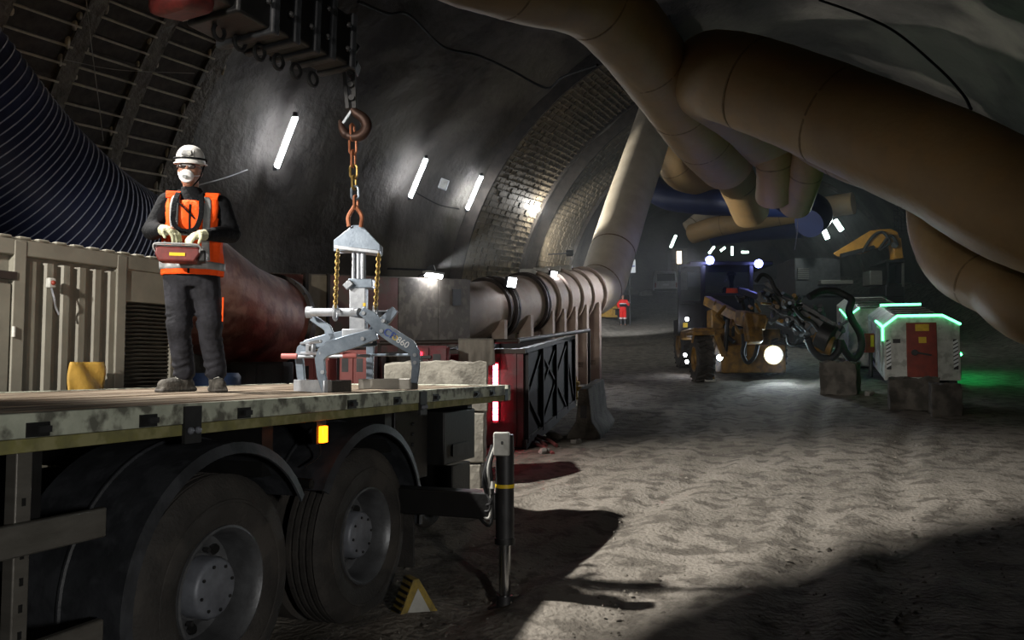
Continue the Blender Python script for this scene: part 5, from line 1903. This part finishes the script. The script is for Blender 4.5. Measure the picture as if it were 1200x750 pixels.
# operator
op = thing('person', 'driver sitting inside the cab of the drilling rig', 'person', rw(858, 378, 3.2))
ob = MB()
o0 = rw(858, 372, 3.2)
hd = rw(857, 325, 3.2)
ob.loft([(o0.x - op.location.x, 0, o0.z - op.location.z, .17, .12), (o0.x - op.location.x, 0, o0.z - op.location.z + .35, .2, .13), (o0.x - op.location.x, 0, o0.z - op.location.z + .62, .17, .1)])
hl = hd - op.location
ob.limb([(hl - V((0, 0, .28)), .07), (hl - V((0, 0, .1)), .06)])
ob.ell(hl, (.10, .12, .14), 14, 10)
for s in (-1, 1):
    ob.limb([(hl + V((.2 * s, 0, -.36)), .07), (hl + V((.27 * s, -.05, -.62)), .055), (hl + V((.16 * s, -.35, -.66)), .045)])
    ob.limb([(hl + V((.1 * s, 0, -.95)), .085), (hl + V((.12 * s, -.4, -.93)), .07)])
remesh(ob, 'body', 'jacket_black', op, 0.03, 2)
MB().loft([(hl.x, 0, hl.z - .78, .185, .135), (hl.x, 0, hl.z - .5, .21, .145), (hl.x, 0, hl.z - .34, .19, .12)]).build('vest', 'hi_vis', op)
MB().lathe([(0.0, .15), (0.05, .14), (0.11, .1), (.14, .02)], hl + V((0, 0, .05)), 'z', 16).build('helmet', 'dark_metal', op)
# roof lamps
for px, py, lab in ((832, 305, 'a'), (889, 309, 'b')):
    c = rw(px, py, 2.0)
    MB().ell(c, 0.12, 12, 8).build('roof_lamp', 'blue_lamp', rig, world=True)
    MB().bar(c + V((0, .1, 0)), c + V((0, .3, -.05)), .08, .08).build('lamp_stalk', 'black_paint', rig, world=True)
# head lamps
for px, py, r_ in ((907, 416, 0.21), (843.5, 419, 0.075)):
    c = rw(px, py, -0.1)
    MB().lathe([(0, 0), (0.0, r_), (.02, r_)], c, 'y', 20).build('head_lamp', 'head_lamp', rig, world=True)
    MB().lathe([(-.02, r_ * 1.2), (.12, r_ * 1.15), (.16, 0)], c + V((0, .03, 0)), 'y', 20).build('lamp_housing', 'black_paint', rig, world=True)
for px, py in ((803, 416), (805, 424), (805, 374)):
    MB().ell(rw(px, py, 1.5), 0.05, 8, 6).build('glowing_reflector', 'white_lamp', rig, world=True)  # reflectors given a lamp's glow, their glint put into the material
# boom: yellow base, black feed arm to the right
MB().bar(rw(828, 352, 1.6), rw(866, 372, 0.2), 0.2, 0.26).build('boom_base', 'machine_yellow', rig, world=True, bevel=0.02)
MB().bar(rw(866, 372, 0.2), rw(893, 378, -0.6), 0.3, 0.4).build('boom_head', 'machine_yellow', rig, world=True, bevel=0.04)
MB().bar(rw(868, 340, 1.2), rw(900, 352, 0.0), 0.16, 0.16).build('boom_arm', 'black_paint', rig, world=True, bevel=0.02)
MB().bar(rw(892, 345, -0.2), rw(982, 398, -1.0), 0.34, 0.4).build('feed_beam', 'black_paint', rig, world=True, bevel=0.01)
MB().bar(rw(897, 332, -0.1), rw(985, 385, -0.9), 0.10, 0.10).build('feed_rail', 'dark_metal', rig, world=True)
MB().cyl(rw(872, 392, 0.1), rw(872, 418, -0.1), 0.07, 12).build('cylinder', 'dark_metal', rig, world=True)
MB().cyl(rw(853, 375, 0.1), rw(850, 412, 0.0), 0.06, 12).build('cylinder', 'black_paint', rig, world=True)
MB().bar(rw(880, 368, -0.3), rw(884, 402, -0.5), 0.42, 0.34, FY).build('boom_knuckle', 'machine_yellow', rig, world=True, bevel=0.06)
MB().cyl(rw(960, 392, -1.1), rw(974, 398, -1.25), 0.36, 20).build('hose_drum', 'black_paint', rig, world=True)
MB().cyl(rw(953, 400, -1.0), rw(976, 406, -1.2), 0.24, 20).build('drum_core', 'machine_yellow', rig, world=True)
for k in range(60):
    px = random.uniform(892, 985)
    py = 345 + (px - 892) * 0.5 + random.uniform(-14, 26)
    q0, q1 = rw(px, py, -0.6 + random.uniform(-.3, .3)), rw(px + random.uniform(-14, 14), py + random.uniform(-12, 12), -0.9)
    MB().cyl(q0, q1, random.uniform(0.025, 0.06), 8).build('fitting', random.choice(['dark_metal', 'black_paint', 'galv_blue', 'rim_steel', 'machine_yellow']), rig, world=True)
for k in range(16):
    px, py = random.uniform(836, 900), random.uniform(345, 400)
    q0, q1 = rw(px, py, 0.1), rw(px + random.uniform(-10, 10), py + random.uniform(-14, 14), -0.1)
    MB().cyl(q0, q1, random.uniform(0.03, 0.06), 8).build('fitting', random.choice(['machine_yellow', 'black_paint', 'dark_metal', 'machine_yellow']), rig, world=True)
# big corrugated hose loops
def hose(pts, r, dy=-1.2):
    P_ = cr([rw(x, y, dy + .1 * math.sin(i)) for i, (x, y) in enumerate(pts)], 12)
    MB().tube(P_, [r * (1 + 0.07 * (i % 2)) for i in range(len(P_))], 12).build('hose', 'hose_black', rig, world=True)


hose([(948, 348), (962, 341), (978, 341), (992, 347), (998, 352), (995, 364), (998, 374), (1008, 392), (1009, 410), (1000, 421), (992, 414), (985, 400)], 0.085)
hose([(946, 396), (952, 410), (962, 419), (975, 419), (983, 410), (985, 398)], 0.085)
hose([(922, 392), (924, 402), (931, 404), (936, 397)], 0.03, -0.8)
hose([(873, 400), (870, 414), (876, 425), (884, 418), (888, 404)], 0.05, -0.6)
hose([(886, 330), (893, 322), (902, 326), (908, 338), (915, 348)], 0.05, -0.4)
hose([(906, 345), (916, 358), (926, 364), (938, 380)], 0.04, -0.9)
hose([(930, 360), (940, 372), (952, 378), (966, 396)], 0.05, -1.3)
RIGL = rw(907, 416, -0.25)
ld = spot('rig_head_light', RIGL, RIGL + V((-0.6, -6, -1.6)), 260, 75, 0.6, (0.85, 0.95, 1.0), 0.12)
spot('rig_roof_light', rw(832, 305, 1.7), Wp(615, 362, 19.5), 900, 75, 0.7, (0.95, 0.95, 1.0), 0.1)
ld2 = spot('rig_side_light', rw(812, 405, 0.5), ground(785, 442), 60, 60, 0.5, (0.85, 0.92, 1.0), 0.06)

# ================================================================ WHITE MACHINE UNITS WITH GREEN LIGHT LINES
def unit(name, label, px, py, Y, length, width, h, detailed):
    b = ground(px, py)
    zg = b.z - 0.02
    root = thing(name, label, 'machine', (b.x, b.y, zg), -R(18))
    sl_ = 0.15
    ch = 0.24
    prof = [(0, 0.12), (0, h - ch), (0.30, h), (width - 0.36, h), (width, h - ch * 0.8), (width, 0.12)]
    mb = MB().prism(prof, (0, 0, 0), (1, 0, 0), (0, 0, 1), (0, length, 0))
    for v_ in mb.v:
        v_.z += v_.y * sl_
    mb.build('body', 'white_paint', root, bevel=0.015)
    for k in range(5):
        y = 0.35 + k * (length - .7) / 4.5
        MB().bar((0.36, y, h + y * sl_ + .01), (width - .42, y, h + y * sl_ + .01), 0.5, 0.02).build('roof_panel', 'white_paint', root, bevel=0.01)
    for k in range(3):
        y = 0.5 + k * length / 3.4
        m2 = MB().bx(-0.015, 0.0, y, y + length / 4, 0.25, h - ch - .1)
        for v_ in m2.v:
            v_.z += v_.y * sl_
        m2.build('side_door', 'white_paint', root, bevel=0.01)
    e = 0.025
    pts = [(-e, h - ch - 0.32), (-e, h - ch), (0.30, h + e), (width - 0.36, h + e), (width + e, h - ch * 0.8)]
    if detailed:
        MB().tube([V((x, -0.012, z)) for x, z in pts], 0.026, 8).build('light_line', 'green_led', root)
        MB().tube([V((-e, 0.02, h - ch + .02)), V((-e, 1.3, h - ch + .02 + 1.3 * sl_)), ], 0.03, 8).build('light_line', 'green_led', root)
        MB().tube([V((0.30, length, h + e + length * sl_)), V((width - 0.3, length, h + e + length * sl_))], 0.03, 8).build('light_line', 'green_led', root)
        MB().tube([V((width + e, 0.1, h * .45)), V((width + e, length * .8, h * .45 + length * .8 * sl_))], 0.03, 8).build('light_line', 'green_side', root)
    else:
        MB().tube([V((-e, 0.0, h - ch)), V((0.30, -.01, h + e))], 0.022, 8).build('light_line', 'green_led', root)
        MB().tube([V((-e, 0.0, h - ch)), V((-e, length * .6, h - ch + length * .6 * sl_))], 0.02, 8).build('light_line', 'green_led', root)
    d = MB().bx(width * 0.30, width * 0.70, -0.03, 0.0, 0.2, h - 0.14).build('door', 'red_door' if detailed else 'white_paint', root, bevel=0.01)
    if detailed:
        MB().bx(width * .42, width * .60, -0.036, -0.03, h - .34, h - .18).build('warning_sign', 'yellow_sign', d)
        MB().bx(width * .46, width * .56, -0.036, -0.03, h - .62, h - .48).build('warning_sign', 'yellow_sign', d)
        MB().cyl((width * .40, -.03, h * .48), (width * .40, -.10, h * .48), 0.07, 14).build('door_wheel', 'dark_metal', d)
        MB().bar((width * .42, -.06, h * .48), (width * .62, -.06, h * .44), .03, .04).build('door_handle', 'dark_metal', d)
        MB().bx(width * .12, width * .22, -0.02, 0, h * .62, h * .68).build('name_plate', 'dark_metal', root)
        for x in (0.05, width - .15):
            MB().bx(x, x + .1, -0.006, 0.0, h - ch - 1.0, h - ch - .3).build('stripe_backing', 'dark_metal', root)
            for k in range(7):
                z = h - ch - .42 - k * .09
                MB().prism([(0, 0), (.1, .06), (.1, .12), (0, .06)], (x, -0.012, z), (1, 0, 0), (0, 0, 1), (0, .008, 0)).build('hazard_stripe', 'white_print' if k % 2 else 'red_door' if False else 'dark_metal', root) if k % 2 else MB().prism([(0, 0), (.1, .06), (.1, .12), (0, .06)], (x, -0.012, z), (1, 0, 0), (0, 0, 1), (0, .008, 0)).build('hazard_stripe', 'white_print', root)
    for x in (0.15, width - .15):
        MB().bx(x - .08, x + .08, 0.1, length, 0.0, 0.13).build('skid', 'dark_metal', root)
    return root


u1 = unit('ventilation_unit', 'white machine unit with red door and green light lines', 1037, 451, 21.6, 3.3, 1.62, 1.62, True)
u2 = unit('ventilation_unit', 'second white machine unit behind the green lit one', 995, 434, 26.2, 4.5, 1.75, 1.75, False)
gl = Wp(1040, 384, 21.3)
# control cabinet beside the unit and props
c = Wp(1020, 402, 21.2)
zg = gz(c.x, c.y)
cb_ = thing('control_cabinet', 'small orange and green control cabinet on a post left of the white unit', 'cabinet', (c.x, c.y, zg))
MB().cyl((0, 0, 0), (0, 0, c.z - zg - .2), .05, 10).build('post', 'dark_metal', cb_)
MB().box((-.05, 0, c.z - zg), (.22, .2, .5)).build('red_box', 'red_door', cb_, bevel=0.01)
MB().box((.24, .02, c.z - zg + .02), (.34, .2, .42)).build('green_box', 'dark_metal', cb_, bevel=0.01)
MB().box((-.0, -.11, c.z - zg + .05), (.08, .01, .3)).build('yellow_strip', 'yellow_sign', cb_)
MB().bar((.05, 0, .5), (.3, 0, 0.02), .04, .04).build('prop', 'dark_metal', cb_)
# concrete kerb blocks in front
for (px, py, sz, rz, lab) in ((993, 462, (0.75, 0.8, 0.72), -30, 'dark concrete kerb block in front of the rig hose loops'), (1080, 480, (0.85, 0.65, 0.60), -22, 'rough concrete block before the red door of the white unit'),
                              (1118, 487, (0.48, 0.65, 0.58), -22, 'rounded concrete block at the right end before the white unit')):
    g = ground(px, py)
    rough_block('concrete_block', lab, (g.x, g.y + sz[1] * .45, gz(g.x, g.y + sz[1] * .45) - 0.05), sz, R(rz), 'dark_concrete', 0.035, 'concrete blocks before the white unit', 0.06)

# ================================================================ EXCAVATOR BEHIND
EY = 31.0
eb = Wp(1030, 395, EY)
ex = thing('excavator', 'yellow excavator arm and dark cab behind the white units', 'excavator', (eb.x, eb.y, gz(eb.x, eb.y)))


def ew(px, py, dy=0):
    return Wp(px, py, EY + dy)


mb = MB()
mb.prism([(976, 297), (981, 301), (1012, 297), (1038, 287), (1047, 291), (1055, 283), (1052, 272), (1044, 268), (1020, 270)], (0, 0, 0), (1, 0, 0), (0, 1, 0), (0, 0, 1))
vs = []
for i, v_ in enumerate(mb.v):
    vs.append(ew(v_.x, v_.y, 0.0 if i < 9 else 0.45))
mb.v = vs
mb.build('boom', 'excavator_yellow', ex, world=True, bevel=0.03)
MB().bar(ew(1048, 280, .2), ew(1051, 304, .2), 0.35, 0.4, FY).build('stick', 'excavator_yellow', ex, world=True, bevel=0.03)
MB().tube(cr([ew(1010, 296, -.1), ew(1022, 278, -.1), ew(1034, 272, -.1), ew(1042, 284, -.1), ew(1030, 294, -.1)], 6), 0.06, 8).build('hose', 'hose_black', ex, world=True)
MB().tube(cr([ew(1030, 292, -.1), ew(1044, 276, -.1), ew(1052, 288, -.1)], 6), 0.06, 8).build('hose', 'hose_black', ex, world=True)
MB().cyl(ew(985, 300, -.05), ew(1024, 290, -.05), 0.09, 10).build('cylinder', 'black_paint', ex, world=True)
MB().cyl(ew(1048, 287, -.1), ew(1048, 287, .6), 0.12, 14).build('pivot', 'dark_metal', ex, world=True)


def eb_(name, m, x0, x1, y0, y1, d0, d1, bv=0.04):
    a_, b_ = ew(x0, y1, d0), ew(x1, y0, d0)
    return MB().bx(a_.x, b_.x, EY + d0, EY + d1, a_.z, b_.z).build(name, m, ex, world=True, bevel=bv)


eb_('engine_body', 'dark_metal', 932, 985, 302, 350, 0.3, 2.5)
eb_('grille', 'dark_metal', 935, 948, 314, 328, 0.25, 0.32, 0)
for k in range(6):
    eb_('grille_bar', 'alu', 935, 948, 314.5 + k * 2.3, 315.3 + k * 2.3, 0.22, 0.26, 0)
eb_('undercarriage', 'black_paint', 930, 1060, 345, 402, 0.3, 2.6)
eb_('cab_floor', 'black_paint', 1038, 1060, 333, 348, 0.2, 1.6)
for px in (1040, 1058):
    for dd in (.2, 1.5):
        MB().bar(ew(px, 336, dd), ew(px, 307, dd), .07, .07, FY).build('cab_post', 'alu' if px > 1050 else 'black_paint', ex, world=True)
eb_('cab_roof', 'black_paint', 1037, 1060, 304.5, 308, 0.1, 1.6, 0.02)
eb_('cab_glass', 'dark_glass', 1041, 1057, 309, 332, 0.5, 0.55, 0)
eb_('tool_box', 'alu', 1020, 1034, 317, 334, 0.2, 0.9, 0.02)
eb_('deck', 'alu', 962, 1000, 328, 333, 0.0, 0.4, 0.02)

# ================================================================ FAR THINGS
# person in red
pb = ground(730, 381.5)
p2 = thing('person', 'person in red work clothes standing on the far roadway', 'person', pb)
k2 = (Wp(730, 381.5, pb.y) - Wp(730, 344, pb.y)).length / 1.80
def s2(x, y, z):
    return V((x, y, z)) * k2
mb = MB()
mb.loft([(0, 0, .85 * k2, .17 * k2, .11 * k2), (0, 0, 1.1 * k2, .16 * k2, .11 * k2), (0, 0, 1.38 * k2, .2 * k2, .12 * k2), (0, 0, 1.46 * k2, .09 * k2, .08 * k2)])
mb.limb([(s2(0, 0, 1.42), .06 * k2), (s2(0, 0, 1.6), .06 * k2)])
mb.ell(s2(0, -.01, 1.64), (.08 * k2, .1 * k2, .12 * k2), 14, 10)
mb.limb([(s2(-.2, 0, 1.38), .07 * k2), (s2(-.27, 0, 1.12), .055 * k2), (s2(-.22, -.14, .95), .045 * k2)])
mb.limb([(s2(.2, 0, 1.38), .07 * k2), (s2(.32, -.02, 1.16), .055 * k2), (s2(.30, -.2, 1.3), .045 * k2)])
for s in (-1, 1):
    mb.limb([(s2(.09 * s, 0, .86), .1 * k2), (s2(.105 * s, -.02, .48), .07 * k2), (s2(.11 * s, .02, .08), .055 * k2), (s2(.12 * s, -.12, .04), .04 * k2)])
remesh(mb, 'body', 'skin', p2, 0.025, 2)
mb = MB()
mb.loft([(0, 0, .86 * k2, .2 * k2, .14 * k2), (0, 0, 1.1 * k2, .19 * k2, .135 * k2), (0, 0, 1.38 * k2, .22 * k2, .14 * k2), (0, 0, 1.46 * k2, .1 * k2, .09 * k2)])
mb.limb([(s2(-.2, 0, 1.38), .09 * k2), (s2(-.27, 0, 1.12), .075 * k2), (s2(-.23, -.1, 1.0), .06 * k2)])
mb.limb([(s2(.2, 0, 1.38), .09 * k2), (s2(.32, -.02, 1.16), .075 * k2), (s2(.31, -.14, 1.25), .06 * k2)])
remesh(mb, 'jacket', 'hi_vis_red', p2, 0.025, 2)
mb = MB()
mb.loft([(0, 0, .78 * k2, .18 * k2, .13 * k2), (0, 0, .9 * k2, .19 * k2, .135 * k2)])
for s in (-1, 1):
    mb.limb([(s2(.09 * s, 0, .84), .115 * k2), (s2(.105 * s, -.02, .48), .095 * k2), (s2(.11 * s, .0, .36), .09 * k2)])
remesh(mb, 'trousers', 'hi_vis_red', p2, 0.025, 2)
for s in (-1, 1):
    MB().loft([(.115 * s * k2, -.01, .02, .08 * k2, .1 * k2), (.11 * s * k2, 0, .2 * k2, .075 * k2, .085 * k2), (.11 * s * k2, 0, .36 * k2, .085 * k2, .09 * k2)]).build('boot', 'black_paint', p2)
    MB().loft([(.11 * s * k2, 0, .37 * k2, .102 * k2, .102 * k2), (.108 * s * k2, 0, .44 * k2, .102 * k2, .104 * k2)]).build('reflective_band', 'far_reflective', p2)
MB().loft([(0, 0, 1.04 * k2, .21 * k2, .15 * k2), (0, 0, 1.2 * k2, .215 * k2, .155 * k2)]).build('dark_band', 'jacket_black', p2)
MB().loft([(0, 0, 1.2 * k2, .22 * k2, .158 * k2), (0, 0, 1.24 * k2, .222 * k2, .16 * k2)]).build('reflective_band', 'far_reflective', p2)
MB().lathe([(0, .125 * k2), (.06 * k2, .12 * k2), (.12 * k2, .07 * k2), (.135 * k2, .01)], s2(0, 0, 1.68), 'z', 16).build('helmet', 'dark_metal', p2)

# van
vb = ground(780.5, 345)
van = thing('van', 'small white van seen from behind far up the roadway', 'van', vb, R(-8))
vs_ = (vb.y / FPX)
VW, VH = 27 * vs_, 27.5 * vs_
mb = MB().prism([(-VW / 2, .3), (-VW / 2, VH * .55), (-VW / 2 * .86, VH * .97), (-VW / 2 * .7, VH), (VW / 2 * .7, VH), (VW / 2 * .86, VH * .97), (VW / 2, VH * .55), (VW / 2, .3)], (0, 0, 0), (1, 0, 0), (0, 0, 1), (0, 4.6, 0))
for v_ in mb.v:
    v_.z += v_.y * .12
mb.build('body', 'van_white', van, bevel=0.08)
MB().bx(-VW * .38, VW * .38, -.03, .02, VH * .58, VH * .88).build('rear_window', 'dark_glass', van, bevel=0.02)
for s in (-1, 1):
    MB().bx(s * VW * .45 - .07, s * VW * .45 + .07, -.03, .05, VH * .3, VH * .5).build('tail_lamp', 'red_door', van)
    MB().lathe([(-.12, .15), (-.12, .36), (.12, .36), (.12, .15)], (s * VW * .40, .9, .36), 'x', 24).build('wheel', 'rubber', van)
    MB().lathe([(-.12, .15), (-.12, .36), (.12, .36), (.12, .15)], (s * VW * .40, 3.8, .72), 'x', 24).build('wheel', 'rubber', van)
MB().bx(-VW * .49, VW * .49, -.08, .1, .3, .55).build('bumper', 'black_paint', van, bevel=0.03)
MB().bx(-.3, .3, -.04, 0, VH * .38, VH * .46).build('number_plate', 'white_print', van)
for s in (-1, 1):
    MB().bx(s * VW * .3 - .04, s * VW * .3 + .04, .5, 3.2, VH + .05, VH + .14).build('roof_rail', 'dark_metal', van)

# yellow formwork beams and cage tank left of the far person
for k, (px, py, w_, lab) in enumerate(((704, 372, 2.1, 'yellow formwork beam lying nearest by the fan ducts'), (716, 362, 2.3, 'yellow formwork beam lying behind towards the far person'))):
    g = ground(px, py)
    bm = thing('formwork_beam', lab, 'beam', g, R(-60 + 12 * k), 'yellow formwork beams')
    MB().bx(-.35, .35, -w_ / 2, w_ / 2, 0.0, .16).build('flange', 'yellow_tarp', bm, bevel=.02)
    MB().bx(-.12, .12, -w_ / 2, w_ / 2, .16, .55).build('web', 'yellow_tarp', bm, bevel=.01)
    MB().bx(-.35, .35, -w_ / 2, w_ / 2, .55, .7).build('flange', 'yellow_tarp', bm, bevel=.02)
    for q in range(4):
        MB().bx(-.3, .3, -w_ / 2 + .15 + q * w_ / 4, -w_ / 2 + .2 + q * w_ / 4, .16, .55).build('stiffener', 'yellow_tarp', bm)
g = ground(686, 402)
ib = thing('cage_tank', 'white liquid tank in a wire cage beyond the skip', 'tank', g, R(-15))
MB().bx(-.28, .24, 0, .9, .16, .92).build('tank', 'cage_white', ib, bevel=.05)
for k in range(6):
    MB().bx(-.31 + k * .112, -.295 + k * .112, -.03, -.015, .14, .98).build('cage_bar', 'galv', ib)
for k in range(7):
    MB().bx(-.31, .27, -.035, -.02, .16 + k * .13, .175 + k * .13).build('cage_bar', 'galv', ib)
MB().bx(-.31, .27, -.02, .95, 0, .14).build('pallet', 'dark_metal', ib)
for s in (-.2, .2):
    MB().cyl((s, -.03, .04), (s, .02, .04), .06, 12).build('caster', 'black_paint', ib)

# rubble heaps along the far left side
for k, (px, py, rx, rz, lab) in enumerate(((716, 353, 1.0, .45, 'pale rubble heap left of the far person'), (738, 345, 1.0, .6, 'grey rubble heap between the far person and the van'), (757, 346, 0.8, .5, 'small rubble heap just left of the van'))):
    g = ground(px, py)
    mb = MB().ell((0, 0, 0), (rx, rx * .8, rz), 26, 14)
    for v_ in mb.v:
        q = v_ + g
        v_ += V((nz(q, 1.3, 1), nz(q, 1.3, 4), nz(q, 1.3, 7))) * .35 + V((0, 0, nz(q, 4, 2))) * .15
    o = mb.build('rubble_heap', 'rubble', origin=(0, 0, 0), smooth=25)
    o.location = g
    tag(o, lab, 'rubble')

# site hut with lit window
hb = Wp(792, 310, 84.5)
g = gz(hb.x, hb.y)
hut = thing('site_hut', 'small site hut with a bright lit window left of the rig cab', 'hut', (hb.x, hb.y, g))
hz = Wp(792, 291, 84.5).z - g
MB().bx(-.5, 1.2, 0, 2, 0, hz).build('walls', 'grime_panel', hut, bevel=.03)
MB().bx(-.6, 1.3, -.1, 2.1, hz, hz + .15).build('roof', 'dark_metal', hut)
MB().bx(.1, .6, -.03, 0, hz - 1.6, hz - .3).build('lit_window', 'warm_window', hut)
MB().bx(-.3, -.05, -.03, 0, hz - 1.15, hz - .2).build('window', 'tan_panel', hut)
sg = Wp(738, 312, 50)
so = thing('wall_sign', 'small pale sign on the dark wall above the far person', 'sign', sg)
MB().box((0, 0, 0), (.7, .04, .8)).build('plate', 'cage_white', so)
MB().bx(-.3, .3, -.03, -.02, -.04, .04).build('stripe', 'blue_print', so)
MB().cyl((0, .05, -.4), (0, .05, gz(sg.x, sg.y) - sg.z), .04, 8).build('post', 'dark_metal', so)

# far tube lights deeper in the tunnel
far = [(789, 283, 3, 7, 60), (834, 293, 3, 4, 70), (847, 292, 2.5, 2, 70), (873, 295.5, 4, 0, 70), (967, 273, 3, -7, 29.5), (982.5, 264, 4, -6, 29.5), (858, 294, 0, 5, 65)]
labs = ['tilted far tube light above the site hut', 'far tube light above the left roof lamp of the rig', 'shortest far tube light above the rig cab', 'level far tube light above the rig cab', 'far tube light left of the excavator arm, lower of the pair',
        'far tube light above the excavator arm, upper of the pair', 'upright far lamp behind the rig cab roof']
for (px, py, dx, dy, Y), lab in zip(far, labs):
    a_, b_ = Wp(px - dx, py + dy, Y), Wp(px + dx, py - dy, Y)
    c = (a_ + b_) / 2
    fl = thing('tube_light', lab, 'light', c, 0, 'tube lights deep in the tunnel')
    MB().tube([a_, b_], 0.09, 8).build('tube', 'far_tube', fl, world=True)
    MB().bar(a_ + V((0, .12, .05)), b_ + V((0, .12, .05)), .2, .06, FY).build('housing', 'dark_metal', fl, world=True)

lamp_point('tube_pair_light', Wp(980, 262, 28.6), 170, (0.9, 1.0, 0.95), 0.1)

# ================================================================ CABLES AND WIRES
def cable(label, pts, r, m, name='cable'):
    P_ = cr([Wp(*q) for q in pts], 8)
    tag(MB().tube(P_, r, 6).build(name, m), label, 'cable')


cable('thin pale wire running from the vault light to behind the worker', [(232, 217, 12), (265, 208, 15), (290, 199, 18.6)], 0.012, 'pale_cable')
cable('thin pale wire hanging down the lagged vault on the left', [(101, 0, 13), (108, 60, 13), (117, 130, 13.3), (121, 165, 13.5)], 0.008, 'pale_cable')
cable('thin slack wire crossing the lagged vault', [(75, 70, 12.6), (140, 82, 13.2), (228, 86, 14)], 0.006, 'pale_cable')
cable('black cable drooping across the upper vault to the central duct', [(420, 2, 17.2), (455, 16, 18.5), (480, 18, 19.6), (520, 55, 22), (560, 65, 23), (600, 83, 24.6), (640, 103, 24.8), (660, 90, 23), (700, 76, 19.5)], 0.035, 'cable')
cable('black cable running under the widest duct to the right', [(960, 0, 19.5), (1005, 16, 19), (1050, 38, 18), (1100, 80, 17), (1128, 110, 16.2), (1138, 128, 15.4)], 0.03, 'cable')
cable('cable between the two right tube lights of the left wall', [(488, 226, 25.5), (515, 240, 27), (538, 245, 28.6)], 0.02, 'cable')
cable('thin hanging wire in front of the crossing blue duct', [(935, 190, 24), (935, 240, 24), (934, 275, 24), (931, 293, 24)], 0.008, 'pale_cable')
# junction box on the vault beside the third tube
q = Wp(520, 216, 27.9)
jb = thing('junction_box', 'small pale junction box on the vault between two tube lights', 'box', q)
MB().box((0, 0, 0), (.3, .12, .36), Matrix.Rotation(R(20), 3, 'Y')).build('case', 'cage_white', jb, bevel=.02)
MB().box((0, -.07, 0), (.24, .02, .3), Matrix.Rotation(R(20), 3, 'Y')).build('lid', 'dusty_white', jb)

# ================================================================ DUST HAZE deep in the tunnel
hm = bpy.data.materials.new('haze')
hm.use_nodes = True
hm.node_tree.nodes.clear()
ho = hm.node_tree.nodes.new('ShaderNodeOutputMaterial')
hv = hm.node_tree.nodes.new('ShaderNodeVolumeScatter')
hv.inputs['Color'].default_value = (0.9, 0.95, 1, 1)
hv.inputs['Density'].default_value = 0.0038
hv.inputs['Anisotropy'].default_value = 0.2
hm.node_tree.links.new(hv.outputs[0], ho.inputs['Volume'])
MATS['haze'] = hm
hz_ = MB()
for a, r_ in ((20, 10.0), (88, 10.0)):
    for q in range(-10, 191, 20):
        hz_.v.append(vault_pt(a if a < 30 else 87.5, R(q), r_, False))
n = len(hz_.v) // 2
hz_.f = [tuple(range(n)), tuple(range(n, 2 * n))] + [(i, (i + 1) % n, n + (i + 1) % n, n + i) for i in range(n)]
o = hz_.build('dust_haze', 'haze')
tag(o, 'thin grey dust haze hanging in the far tunnel', 'haze', None, 'stuff')
